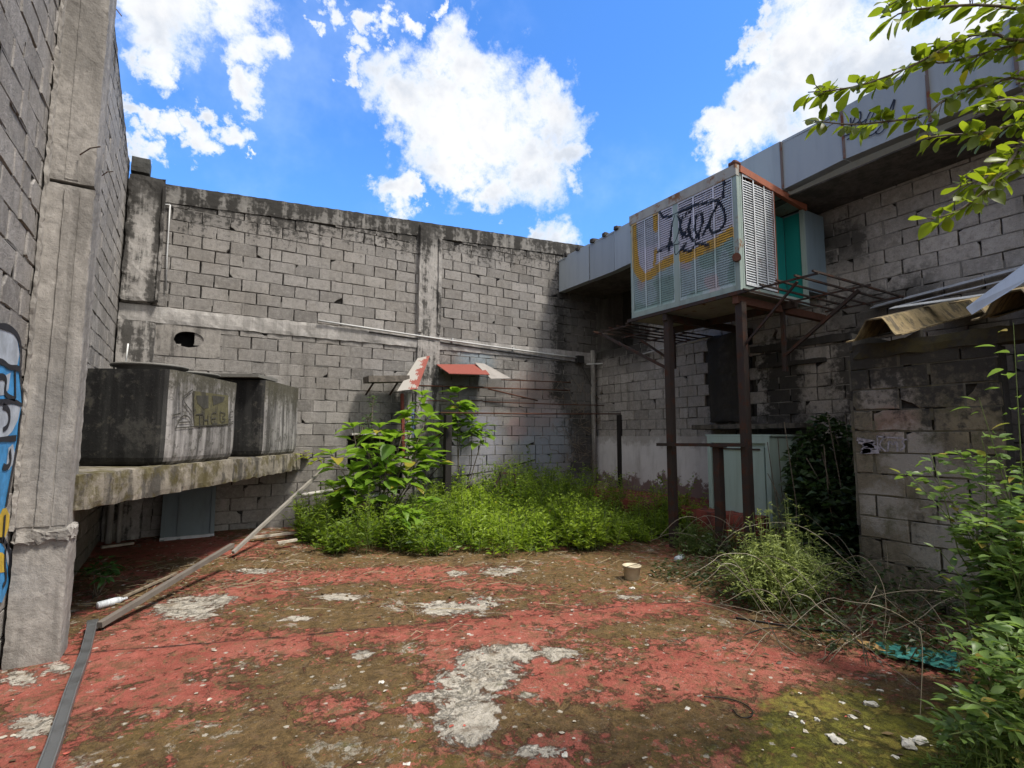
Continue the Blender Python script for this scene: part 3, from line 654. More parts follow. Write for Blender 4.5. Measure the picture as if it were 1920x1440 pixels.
b = MB(); b.tube([at(319, 384, 'Y', YB - .03), at(316, 430, 'Y', YB - .03), at(313, 480, 'Y', YB - .03), at(311, 545, 'Y', YB - .03)], .011, 6); b.tube([at(301, 383, 'Y', YB - .03), at(319, 384, 'Y', YB - .03)], .011, 6)
tag(b.build('conduit_pipe', M_CON, smooth=True), 'thin pale pipe running down the upper wall beside the corner pilaster', 'pipe')
b = MB()
for k in range(34):
    p = Vector((R.uniform(7.0, 8.0), YB - R.uniform(.05, .3), R.uniform(1.0, 2.7))); pts = [p]
    for _ in range(6): pts.append(pts[-1] + Vector((R.gauss(-.02, .13), R.gauss(0, .05), R.gauss(.02, .13))))
    for q in pts: q.y = min(q.y, YB - .03); q.x = min(q.x, XR - .03)
    b.tube(pts, .006, 4, 0, R.random(), r1=.003)
tag(b.build('dry_vine', mat_plain('dry_vine_bark', (.17, .135, .10), .9, .4, 30)), 'tangle of dry vine stems clinging round the far right corner', 'vine')
# ================================================================== BUILDING ON THE RIGHT
wb = thing('warehouse_building', (XR, 4, 0), 'grey block building on the right with blue grey metal fascia and deep eaves', 'building')
FX = 7.0
fb = lambda y: min(5.17, 4.88 + .072 * max(0.0, 7.19 - y)); ft = lambda y: 5.64 + .035 * (9.5 - y)
OPN = (8.25, 9.42, 3.68, 4.95)
DRK = (4.35, 5.25, 1.9, 3.05)
def rskip(a, b_, c, d):
    my, mz = (a + b_) / 2, (c + d) / 2
    if OPN[0] < my < OPN[1] and OPN[2] < mz < OPN[3]: return True
    if 5.50 < my < 6.28 and 1.85 < mz < 3.42: return True
    return False
b = MB(); block_wall(b, (XR, 0, 0), (0, 1, 0), (-1, 0, 0), -3, YB, 0.1, lambda u: 5.3, skip=rskip, seed=9, openv=.7, openh=.35, gap=.015, rowh=.205, blen=.41)
wall_shell(b, (XR, 0, 0), (0, 1, 0), (-1, 0, 0), -3, YB, 0, 5.3, 5.3, .9)
b.build('wall', [M_RIGHT, JOINT, JOINTD], wb)
b = MB(); b.rough((XR - .03, 6.30, .4), (XR + .05, YB, 1.60), .09, .006)
g = material('flaking_white_render', .85); c = g.coord(); x = g.xyz(c)
n2 = g.noise(c, 5, 10, .7); n1 = g.noise(c, 1.2, 6, .6)
col = g.mix(g.mapr(n1, .3, .7), (.52, .50, .49), (.64, .62, .61))
col = g.mix(g.mapr(n2, .55, .75, 0, .4), col, (.33, .31, .3))
lo_ = g.mapr(g.add(x[2], g.mul(g.math('SUBTRACT', n2, .5), 1.3)), .78, .66)
col = g.mix(g.mul(lo_, .85), col, (.10, .04, .03))
hi_ = g.mapr(g.add(x[2], g.mul(g.math('SUBTRACT', n2, .5), .9)), 1.36, 1.56)
col = g.mix(g.mul(hi_, .8), col, (.30, .275, .25))
n8 = g.noise(g.scale(c, (4, 4, .6)), 1, 7, .65); col = g.mix(g.mapr(n8, .5, .72, 0, .6), col, (.30, .28, .26))
b.build('rendered_plinth', finish(g, col, g.bump(n2, .3, .01)), wb)
b = MB(); b.rough((XR - .09, 5.5, 1.85), (XR + .2, 6.28, 3.42), .06, .014, freq=8); b.build('burnt_pillar', mat_concrete('burnt_render', (.045, .04, .034), .9, .5), wb)
b = MB(); b.rough((XR - .55, 4.3, 1.72), (XR + .05, 6.32, 1.80), .07, .012); b.build('ledge', mat_concrete('ledge_concrete', (.12, .105, .085), .8, .4), wb)
b = MB(); b.rough((XR - .05, 3.2, 3.0), (XR + .05, 5.45, 3.12), .08, .01); b.rough((XR - .06, 4.2, 2.72), (XR + .05, 5.3, 2.80), .08, .01); b.build('lintel', mat_concrete('dark_lintel', (.05, .045, .04), .8, .2), wb)
# fascia in separate sheets
M_FAS = mat_metal('grey_blue_fascia', (.245, .272, .295), .05, rough=.6, dirt=.4, scale=1.6, dirtcol=(.17, .19, .21))
M_FASR = mat_metal('rusty_seam', (.12, .09, .08), .6, rough=.8)
seams = [YB - .02]
for px in (1060, 1105, 1152): seams.append(at(px, 500, 'X', FX).y)
seams += [6.2, 5.1, at(1466, 300, 'X', FX).y, at(1582, 260, 'X', FX).y, at(1742, 190, 'X', FX).y, 1.6, .5, -.8, -2.2, -3.6]
seams = sorted(set(seams), reverse=True)
for i in range(len(seams) - 1):
    y1, y0 = seams[i] - .008, seams[i + 1] + .008; dx = R.uniform(-.012, .012); tl = R.uniform(-.02, .02)
    b = MB(); t_ = R.uniform(.25, .8)
    A = [Vector((FX + dx + tl, y0, fb(y0))), Vector((FX + dx + tl * .3, y1, fb(y1))), Vector((FX + dx, y1, ft(y1))), Vector((FX + dx - tl, y0, ft(y0)))]
    n = 6
    for k in range(n):
        p = [A[0].lerp(A[1], k / n), A[0].lerp(A[1], (k + 1) / n), A[3].lerp(A[2], (k + 1) / n), A[3].lerp(A[2], k / n)]
        for q in p: q.x += .008 * mn.noise(q * 1.7)
        b.slab(p, (1, 0, 0), .02, 0, t_)
    b.slab([A[0] + Vector((.02, 0, 0)), A[1] + Vector((.02, 0, 0)), A[1] + Vector((.16, 0, .004)), A[0] + Vector((.16, 0, .004))], (0, 0, 1), .012, 0, t_)
    b.build('fascia_panel', M_FAS, wb)
    if 1.0 < y0 < 4.5 and i % 1 == 0:
        b = MB(); b.bar((FX - .012, seams[i + 1], fb(y0) + .01), (FX - .012, seams[i + 1], ft(y0) - .02), .016, .03, up=(0, 1, 0)); b.build('seam_strip', M_FASR, wb)
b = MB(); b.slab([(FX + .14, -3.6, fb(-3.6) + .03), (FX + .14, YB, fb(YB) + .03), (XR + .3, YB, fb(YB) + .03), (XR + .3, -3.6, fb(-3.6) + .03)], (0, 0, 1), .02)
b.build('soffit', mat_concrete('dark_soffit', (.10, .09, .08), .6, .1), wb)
b = MB()
b.slab([(FX + .005, -3.6, ft(-3.6) - .04), (FX + .005, YB, ft(YB) - .04), (XR + 5, YB, ft(YB) + .9), (XR + 5, -3.6, ft(-3.6) + .9)], (0, 0, 1), .03)
b.build('roof', M_FAS, wb)
for k, px in enumerate((1062, 1085, 1112, 1133, 1157)):
    y = at(px, 440, 'X', FX).y; b = MB(); b.rough((FX - .05, y - .05, ft(y) - .03), (FX + .14, y + .05, ft(y) + .06), .05, .012); b.build('roof_end', mat_concrete('sooty_mortar', (.05, .045, .04), .5, .1) if k == 0 else bpy.data.materials['sooty_mortar'], wb)
b = MB(); z5 = lambda pts: [at(1520 + x * .2778, 180 + y * .2778, 'X', FX) for x, y in pts]
for pts in [[(275, 225), (290, 180), (320, 120), (345, 105), (345, 160), (310, 195), (290, 190), (350, 185), (380, 160)],
            [(375, 185), (400, 120), (425, 90), (440, 105), (410, 160), (405, 190), (450, 170), (470, 110), (490, 95), (495, 130), (470, 175), (490, 190), (530, 170)],
            [(250, 298), (300, 270), (350, 225), (400, 205), (395, 250), (370, 275), (400, 275), (440, 255), (480, 205)],
            [(445, 240), (450, 262), (480, 255), (520, 205), (545, 150), (560, 100), (575, 30)], [(535, 165), (560, 160), (558, 145)],
            [(228, 275), (340, 235)], [(280, 215), (275, 150)], [(530, 120), (570, 25)]]:
    ribbon(b, z5(pts), .022, (-1, 0, 0), .022, 0)
b.build('graffiti', GK, wb)
for px, py in ((1450, 335), (1450, 350), (1452, 305)):
    pass
b = MB(); p = at(1560, 275, 'X', FX)

# ================================================================== SHED
SX, SC = 5.9, 2.84
sh_ = thing('shed', (SX, SC, 0), 'dark mossy block shed at the right under a broken corrugated roof', 'shed')
def sskip(a, b_, c, d):
    my, mz = (a + b_) / 2, (c + d) / 2
    return .75 < my < 1.64 and mz < 2.38
b = MB(); 
for (ya_, yb_, sd_) in ((1.64, SC, 12), (-1.5, .75, 13)): block_wall(b, (SX, 0, 0), (0, 1, 0), (-1, 0, 0), ya_, yb_, -.05, lambda u: 2.55, rowh=.213, blen=.5, seed=sd_, openv=.3, openh=.14, chip=.2, gap=.016)
b.box((SX + .05, SC - .02, 0), (XR - .01, SC - .005 + .002, 2.7), 2); b.box((SX + .05, -1.5, 0), (XR - .01, -1.45, 2.7), 2)  # dark inner walls: shade behind the doorway put into their colour
b.box((SX + .049, 1.64, 0), (SX + .2, 1.66, 2.4), 2); b.box((SX + .049, .73, 0), (SX + .2, .75, 2.4), 2)
b.build('wall', [M_SHED, mat_concrete('mossy_mortar', (.12, .11, .085), .5, .1, .5), JOINTD], sh_)
b = MB(); b.rough((SX - .02, -.2, 2.40), (SX + .15, 2.8, 2.56), .08, .012); b.build('lintel', mat_concrete('shed_lintel', (.045, .04, .027), .7, .1, .5), sh_)
M_COR = mat_concrete('asbestos_sheet', (.25, .19, .10), .75, .3, .35, streak=9)
M_GALV = mat_metal('galvanised_sheet', (.48, .50, .53), .06, rough=.4, dirt=.4)
Yc = [at(px, py, 'X', 5.6).y for px, py in ((1640, 590), (1787, 574), (1905, 558))]
WL = (Yc[0] - Yc[2]) / 2
def roof_sheet(y0, y1, x0, zoff, cut, ph):
    b = MB(); nu, nv = 40, 14; G_ = []
    for i in range(nu + 1):
        y = y0 + (y1 - y0) * i / nu
        wv = math.cos((y - ph) / WL * 2 * math.pi); prof = .115 * max(-.8, min(.8, wv * 1.25))
        xs = x0 + cut * mn.noise(Vector((y * 2.2, 3, 8))) + .02 * mn.noise(Vector((y * 14, 1, 2)))
        for j in range(nv + 1):
            x = xs + (XR - .02 - xs) * j / nv
            z = 2.66 + (x - 5.6) * .235 + prof + zoff
            G_.append(Vector((x, y, z)))
    up = Vector((-.28, 0, .96)) * .014
    for i in range(nu):
        for j in range(nv):
            q = [G_[i * (nv + 1) + j], G_[(i + 1) * (nv + 1) + j], G_[(i + 1) * (nv + 1) + j + 1], G_[i * (nv + 1) + j + 1]]
            b.face(q); b.face([p + up for p in reversed(q)])
        q0, q1 = G_[i * (nv + 1)], G_[(i + 1) * (nv + 1)]; b.face([q0, q0 + up, q1 + up, q1])
    for e in (0, nu):
        for j in range(nv):
            q0, q1 = G_[e * (nv + 1) + j], G_[e * (nv + 1) + j + 1]; b.face([q0, q1, q1 + up, q0 + up])
    b.build('roof_sheet', M_COR, sh_)
roof_sheet(Yc[0] - WL * .46, Yc[0] + WL * .5, 5.55, -.02, .06, Yc[0]); roof_sheet(Yc[1] - WL * .46, Yc[1] + WL * .12, 5.72, .0, .30, Yc[1]); roof_sheet(-.2, Yc[2] + WL * .5, 5.45, .02, .08, Yc[2]); roof_sheet(-1.6, -.21, 5.5, .02, .1, Yc[2])
def sheet_px(name, quad, th, m, par, n=(0, 0, 1)):
    b = MB(); b.slab(quad, n, th); return b.build(name, m, par)
a0, a1 = at(1640, 573, 'X', XR - .04), at(1925, 497, 'X', XR - .04)
sheet_px('flashing', [a0, a1, a1 + Vector((-.14, 0, -.06)), a0 + Vector((-.14, 0, -.06))], .006, M_GALV, sh_)
a0, a1 = at(1690, 572, 'X', XR - .3), at(1925, 515, 'X', XR - .3)
sheet_px('flashing', [a0, a1, a1 + Vector((-.2, 0, -.06)), a0 + Vector((-.2, 0, -.06))], .006, M_GALV, sh_)
a0, a1 = at(1678, 575, 'X', 6.6), at(1870, 548, 'X', 6.6)
sheet_px('flashing', [a0, a1, a1 + Vector((-.14, 0, -.045)), a0 + Vector((-.14, 0, -.045))], .006, mat_metal('pale_sheet', (.62, .62, .58), .03, dirt=.3, rough=.45), sh_)
b = MB(); q = [at(1812, 578, 'X', 5.5), at(1822, 590, 'X', 5.48), at(1935, 520, 'X', 5.3), at(1930, 490, 'X', 5.36)]
b.slab(q, (.4, 0, 1), .012); tag(b.build('metal_strip', mat_metal('pale_blue_sheet', (.52, .58, .64), .02, dirt=.2, rough=.4)), 'pale blue metal strip lying slanted on the broken shed roof', 'strip')
b = MB(); z7 = lambda pts: [at(1480 + x / 3, 480 + y / 3, 'X', SX) for x, y in pts]
for pts in [[(385, 1030), (440, 1040), (500, 1050), (400, 1065), (500, 1075), (395, 1090), (480, 1095), (390, 1105), (510, 1100)], [(395, 1045), (520, 1085)]]: ribbon(b, z7(pts), .05, (-1, 0, 0), .02, 0)
for pts in [[(500, 1010), (505, 1100)], [(545, 1015), (505, 1060), (550, 1100)], [(560, 1100), (565, 1030), (590, 1070), (610, 1030), (615, 1100)], [(665, 1030), (635, 1040), (660, 1070), (630, 1095)], [(500, 1015), (650, 1025)]]: ribbon(b, z7(pts), .018, (-1, 0, 0), .022, 0)
b.build('graffiti', mat_plain('faded_white_spray', (.24, .225, .25), .7, .5, 25), sh_)

# ================================================================== STEEL STAND
M_STEEL = mat_metal('brown_rusty_steel', (.032, .022, .018), .55, (.06, .026, .016), .75, scale=6)
M_RUST = mat_metal('bright_rust', (.10, .042, .026), .7, (.095, .04, .025), .85)
st = thing('steel_stand', (6, 5, 0), 'rusty steel stand on two tall posts beneath the raised air unit', 'stand')
AX0, AY0, AY1 = 6.0, 4.14, 6.12
for (y, top) in ((5.43, 3.36), (4.20, 3.36)):
    b = MB(); b.bar((AX0 + .06, y, -.05), (AX0 + .06, y, top), .10, .10, up=(1, 0, 0)); b.build('post', M_STEEL, st)
for (p, q, w_, h_) in [((AX0 - .03, 4.05, 3.465), (AX0 - .03, 6.2, 3.465), .03, .05), ((AX0 + 1.0, 4.0, 3.42), (AX0 + 1.0, 6.2, 3.42), .07, .1)]:
    b = MB(); b.bar(p, q, w_, h_); b.build('beam', M_STEEL, st)
for y in (4.22, 5.43):
    b = MB(); b.bar((AX0 - .02, y, 3.385), (XR, y, 3.385), .08, .1); b.build('beam', M_RUST if y < 4.3 else M_STEEL, st)
b = MB(); b.slab([(AX0 - .03, AY0 - .05, 3.475), (7.3, AY0 - .05, 3.475), (7.3, AY1 + .05, 3.475), (AX0 - .03, AY1 + .05, 3.475)], (0, 0, 1), .02)
b.build('tray', mat_metal('grey_tray', (.24, .24, .215), .3, rough=.7), st)
# gratings: the near one towards the shed, the far one towards the back wall
def grating(y0, y1, x0, x1, z, ny, nx, name):
    b = MB()
    for k in range(nx):
        x = x0 + (x1 - x0) * k / (nx - 1); b.bar((x, y0 - R.uniform(.02, .12), z + R.gauss(0, .006)), (x, y1 + R.uniform(.02, .1), z + R.gauss(0, .006)), .022)
    for k in range(ny):
        y = y0 + (y1 - y0) * k / (ny - 1); b.bar((x0 - .08, y + R.gauss(0, .01), z + .022), (x1 + R.uniform(.02, .3), y + R.gauss(0, .01), z + .022 + R.gauss(0, .008)), .022)
    b.build(name, M_STEEL, st)
grating(3.15, 4.0, 5.95, 7.9, 3.44, 5, 3, 'grating'); grating(6.2, 7.0, 6.0, 7.9, 3.40, 5, 4, 'grating')
def brace(p, q, w_=.035):
    b = MB(); b.bar(p, q, w_); b.build('brace', M_STEEL, st)
brace((6.02, 6.95, 3.40), (6.06, 5.48, 2.62), .04); brace((7.0, 6.95, 3.38), (7.0, 6.15, 2.85)); brace((7.0, 6.15, 3.36), (7.0, 6.15, 2.75))
brace((7.0, 3.2, 3.42), (7.0, 4.2, 2.72), .04); brace((6.0, 3.4, 3.42), (6.06, 4.2, 2.75), .025); brace((7.0, 4.2, 3.36), (7.0, 4.2, 2.5), .05); brace((7.0, 4.3, 3.1), (7.9, 4.9, 3.2), .03)
b = MB(); b.bar((AX0 - .03, 5.62, 1.475), (AX0 - .03, 4.18, 1.49), .05, .045); b.build('rail', M_STEEL, st)
b = MB(); b.bar((AX0 + .05, 4.62, -.05), (AX0 + .05, 4.62, 1.45), .10, .10, up=(1, 0, 0)); b.bar((AX0 + .05, 4.72, 1.46), (AX0 + .05, 4.50, 1.46), .06, .02); b.build('short_post', M_STEEL, st)

# ================================================================== AIR UNIT
ac = thing('air_conditioner', (6.6, 5.1, 3.5), 'large raised air unit with graffiti on louvred panels and an open teal side', 'air conditioner')
M_ACF = mat_metal('grey_green_frame', (.26, .32, .29), .32, (.2, .09, .04), .55, dirt=.3)
M_ORG = mat_metal('red_oxide_frame', (.30, .10, .055), .3, (.2, .07, .04), .75)
M_TEAL = mat_metal('teal_inner_panel', (.010, .19, .165), .05, rough=.5, dirt=.4, dirtcol=(.01, .05, .045))
AZ0, AZ1, AX1 = 3.51, 5.20, 7.58
g = material('painted_louvres', .5)
col = g.attr('paint', 'Color'); c = g.coord(); nn = g.noise(c, 7, 8, .7)
col = g.mix(g.mapr(nn, .5, .72, 0, .5), col, (.11, .11, .10)); n5 = g.noise(c, 3.2, 9, .7); col = g.mix(g.mapr(n5, .60, .68, 0, .6), col, (.12, .065, .035)); n6 = g.noise(g.scale(c, (8, 8, .6)), 1, 7, .65); col = g.mix(g.mapr(n6, .52, .72, 0, .55), col, (.13, .14, .135))
M_LOUV = finish(g, col, g.bump(g.noise(c, 40, 4, .6), .1, .004), None)
def acp(pts): return [(lambda p: (p.y, p.z))(at(1160 + x * .243, 290 + y * .243, 'X', AX0)) for x, y in pts]
YEL = [(acp([(118, 520), (118, 640), (128, 780), (145, 890), (195, 950), (250, 930), (320, 870), (450, 790), (520, 800), (590, 770), (640, 735), (740, 690), (830, 630), (880, 595), (935, 575)]), .075),
       (acp([(110, 510), (200, 465), (330, 410)]), .055), (acp([(290, 440), (292, 580)]), .05), (acp([(280, 850), (290, 740)]), .03)]
BLK = [(acp(q), .038) for q in [
    [(330, 405), (325, 450), (350, 485), (400, 480), (480, 440), (590, 392), (700, 372), (790, 350), (775, 375), (740, 440), (710, 500), (700, 560), (730, 612), (780, 590), (828, 530), (822, 440), (790, 380)],
    [(440, 470), (415, 560), (400, 680), (440, 690), (470, 600), (485, 520), (455, 470)],
    [(500, 480), (480, 560), (500, 640), (540, 570), (560, 490), (545, 600), (575, 668), (620, 630), (655, 520), (645, 448), (605, 470), (590, 580), (625, 645)],
    [(655, 625), (700, 530), (765, 395)], [(310, 755), (380, 712), (470, 690)], [(395, 680), (390, 750)], [(440, 690), (440, 790), (480, 740), (525, 690), (500, 740), (560, 750), (600, 692), (640, 690), (700, 700)], [(830, 160), (815, 260), (812, 330)],
    [(520, 480), (530, 450), (560, 440), (580, 400)], [(500, 600), (530, 640), (560, 600)]]]
def segd(py, pz, pl):
    best = 9
    for (a, b_) in zip(pl[:-1], pl[1:]):
        dx, dy = b_[0] - a[0], b_[1] - a[1]; L2 = dx * dx + dy * dy or 1e-9
        t_ = max(0, min(1, ((py - a[0]) * dx + (pz - a[1]) * dy) / L2))
        best = min(best, math.hypot(py - a[0] - t_ * dx, pz - a[1] - t_ * dy))
    return best
ybot = YEL[0][0]
def paint_long(y, z):
    j = .012 * mn.noise(Vector((y * 9, z * 9, 2)))
    for pl, w_ in BLK:
        if segd(y, z, pl) < w_ * .55 + j * .3: return (.012, .012, .02)
    for pl, w_ in YEL:
        if segd(y, z, pl) < w_ + j: return (.56, .33, .05)
    zl = np.interp(-y, [-p[0] for p in ybot[4:]], [p[1] for p in ybot[4:]])
    if z > zl and y < ybot[4][0] + .1:
        return (.52, .50, .56) if mn.noise(Vector((y * 2, z * 2, 9))) > -.25 else (.44, .46, .50)
    k = mn.noise(Vector((y * 2.3, z * 3, 5)))
    return (.24, .34, .30) if k > .05 else ((.42, .37, .37) if k < -.35 else (.33, .41, .41))
def louvre_panel(u0, u1, z0, z1, P, paint, name, nseg, pitch=.034):
    """pressed louvre panel: rows of short slanted blades with a dark gap under each, staggered"""
    b = MB(); cols = []
    def q(pts, col): b.face(pts); cols.append(col)
    n = int((z1 - z0 - .06) / pitch); us = np.linspace(u0 + .013, u1 - .013, nseg + 1)
    for k in range(n):
        za = z0 + .03 + k * pitch; st_ = (k % 2) * .5
        for i in range(nseg):
            ua = us[i]; ub = us[i + 1]; du = (ub - ua); uc = (ua + ub) / 2; zc = za + pitch / 2
            col = paint(uc, zc); s = st_ * du * .0
            q([P(ua, za + pitch * .12, .016), P(ub, za + pitch * .12, .016), P(ub, za + pitch * .84, .0), P(ua, za + pitch * .84, .0)], col)
            q([P(ua, za - pitch * .0, .0), P(ub, za - pitch * .0, .0), P(ub, za - pitch * .22, 0.0), P(ua, za - pitch * .22, .0)], tuple(v * .9 for v in col))
        for i in range(0, nseg, 3):   # webs between slots
            ua = us[i]; zc = za
            q([P(ua, za, .017), P(ua + .012, za, .017), P(ua + .012, za + pitch, .003), P(ua, za + pitch, .003)], paint(ua, za))
    # borders
    for (a, b_, c_, d_) in [(u0, u1, z0, z0 + .03), (u0, u1, z1 - .03, z1), (u0, u0 + .013, z0 + .03, z1 - .03), (u1 - .013, u1, z0 + .03, z1 - .03)]:
        m_ = max(1, int((b_ - a) / .05)); o_ = max(1, int((d_ - c_) / .05))
        for i in range(m_):
            for jj in range(o_):
                ua, ub = a + (b_ - a) * i / m_, a + (b_ - a) * (i + 1) / m_; zc, zd = c_ + (d_ - c_) * jj / o_, c_ + (d_ - c_) * (jj + 1) / o_
                q([P(ua, zc, .019), P(ub, zc, .019), P(ub, zd, .019), P(ua, zd, .019)], tuple(  .85 * v + .15 * w2 for v, w2 in zip(paint((ua + ub) / 2, (zc + zd) / 2), (.5, .56, .58))))
    o = b.build(name, M_LOUV, ac)
    ca = o.data.attributes.new('paint', 'FLOAT_COLOR', 'FACE')
    ca.data.foreach_set('color', np.array([(*cc, 1) for cc in cols], np.float32).ravel())
    return o
PL = lambda y, z, d: Vector((AX0 - d, y, z)); PS = lambda x, z, d: Vector((x, AY0 - d, z))
ys = [AY0 + .07, AY0 + .45, AY0 + .83, AY0 + 1.16, AY0 + 1.50, AY1 - .03]
ymid = AY0 + 1.16
edges = [AY0 + .06, AY0 + .36, AY0 + .70, AY0 + .98, AY0 + 1.08, AY0 + 1.36, AY0 + 1.65, AY1 - .04]
for a, b_ in [(0, 1), (1, 2), (2, 3), (4, 5), (5, 6), (6, 7)]:
    louvre_panel(edges[a], edges[b_], AZ0 + .06, AZ1 - .14, PL, paint_long, 'louvre_panel', 34)
AXM = 6.80
for a, b_ in [(AX0 + .09, AX0 + .33), (AX0 + .33, AX0 + .57), (AX0 + .57, AXM - .02)]:
    louvre_panel(a, b_, AZ0 + .07, AZ1 - .1, PS, lambda u, z: (.62, .64, .66) if mn.noise(Vector((u * 4, z * 4, 1))) < .4 else (.46, .48, .5), 'louvre_panel', 9)
b = MB()
b.box((AX0 + .02, AY0 + .02, AZ0), (AXM, AY1 - .02, AZ0 + .03), 0); b.box((AX0 + .03, AY0 + .03, AZ0 + .03), (AX0 + .05, AY1 - .03, AZ1 - .03), 1); b.box((AX0 + .05, AY0 + .03, AZ0 + .03), (AXM - .02, AY0 + .05, AZ1 - .03), 1)
b.box((AX0 + .05, AY1 - .04, AZ0 + .03), (AX1, AY1 - .02, 4.90), 0)
b.box((AXM + .02, AY0 + .5, AZ0 + .03), (AX1, AY0 + .52, 4.96), 1)
b.box((AXM, AY0 + .02, AZ0), (AX1, AY1 - .05, AZ0 + .029), 0)
b.build('inner_casing', [M_ACF, mat_plain('dark_interior', (.015, .017, .018), .8)], ac)
b = MB()
for (y, w_) in ((AY0 - .005, .07), (AY1 - .06, .06)): b.box((AX0 - .015, y, AZ0 - .01), (AX0 + .05, y + w_, AZ1 - .001))
b.box((AX0 - .02, AY0 + .98 + .002, AZ0 + .02), (AX0 + .02, AY0 + 1.08 - .002, AZ1 - .12))
b.box((AX0 - .022, AY0 + .065, AZ0 - .02), (AX0 + .03, AY1 - .062, AZ0 + .058)); b.box((AX0 + .052, AY0 - .008, AZ0 - .02), (AX0 + .085, AY0 + .06, AZ1 - .09)); b.box((AX0 + .087, AY0 - .008, AZ0 - .02), (AX1, AY0 + .05, AZ0 + .06))
b.box((AX1 - .05, AY0 - .006, AZ0 + .062), (AX1, AY0 + .05, 4.95))
b.build('frame', M_ACF, ac)
b = MB(); b.box((AX0 - .03, AY0 - .01, AZ1 - .14), (AX0 + .045, AY1, AZ1 + .01)); b.build('top_rail', mat_metal('stained_top_rail', (.30, .29, .26), .5, (.2, .1, .05), .7), ac)
b = MB(); b.bar((AX0 + .05, AY0 - .002, AZ1 - .04), (AX1 + .03, AY0 - .002, 4.985), .056, .095); b.box((AXM - .015, AY0 - .014, AZ0 + .06), (AXM + .015, AY0 + .04, 5.03)); b.build('orange_rail', M_ORG, ac)
b = MB(); b.slab([(AX0 + .0, AY0 + .03, AZ1 - .01), (AX1, AY0 + .03, 4.99), (AX1, AY1, 4.93), (AX0, AY1, AZ1 - .01)], (0, 0, 1), .012); b.build('roof_plate', M_ACF, ac)
b = MB(); b.box((AXM + .02, AY0 + .30, AZ0 + .03), (AX1 - .04, AY0 + .32, 4.92)); 
b.box((AX1 - .03, AY0 + .055, AZ0 + .03), (AX1 - .012, AY0 + .298, 4.92)); b.build('teal_panel', M_TEAL, ac)
b = MB()
for pts in [[(7.0, 3.9), (7.02, 4.1), (7.08, 4.2), (7.1, 4.42), (7.16, 4.55), (7.15, 4.3), (7.05, 4.0)], [(7.03, 3.75), (7.05, 4.15), (7.0, 4.0), (7.04, 3.8)]]:
    ribbon(b, [(x_, AY0 + .30, z_) for x_, z_ in pts], .04, (0, -1, 0), .004)
b.build('paint_smear', mat_plain('black_smear', (.01, .03, .028), .6), ac)
b = MB(); b.box((AX1 + .001, AY0 + .0, 3.72), (XR - .002, AY0 + 1.2, 4.96)); b.build('duct', mat_metal('blue_grey_duct', (.17, .22, .25), .05, rough=.55, dirt=.35, dirtcol=(.09, .11, .12)), ac)
b = MB()
for pl, w_ in BLK[:8] + BLK[9:]: ribbon(b, [(AX0, y_, z_) for y_, z_ in pl], .017, (-1, 0, 0), .0215)
b.build('graffiti', GK, ac)
b = MB(); c0 = Vector((AX0 - .02, AY0 + .03, 3.93)); b.tube([c0, c0 + Vector((-.05, -.03, 0))], .055, 12); b.build('pipe_flange', M_RUST, ac)
b = MB(); b.rough((AX0 - .02, AY0 - .0, AZ1 + .012), (AX0 + .10, AY0 + .11, AZ1 + .09), .04, .012); b.build('corner_cap', M_RUST, ac)

# ================================================================== TANKS AND THEIR PLATFORM
A_, B_ = Vector((-.72, 5.14, 0)), Vector((1.58, 9.46, 0)); UU = (B_ - A_).normalized(); NN = Vector((-UU.y, UU.x, 0))
pf = thing('tank_platform', (0, 7.5, 0), 'mossy concrete corner platform carried by a slanting beam under the tanks', 'platform')
def diag(q): return A_ + UU * q.x + NN * q.y + Vector((0, 0, q.z))
L_ = (B_ - A_).length
b = MB(); b.rough((.0, 0, 1.02), (L_, .16, 1.30), .06, .010, shear=diag); b.build('beam', M_PLAT, pf)
b = MB(); b.rough((L_ - .05, -.12, 1.20), (L_ + .35, .3, 1.31), .06, .01, shear=diag); b.build('bracket_slab', M_PLAT, pf)
b = MB(); b.slab([Vector((XL, 5.3, 1.18)), A_ + Vector((-.05, .25, 1.18)), diag(Vector((L_, .14, 1.18))), Vector((XL, 9.48, 1.18))], (0, 0, 1), .11); b.build('slab', M_PLAT, pf)
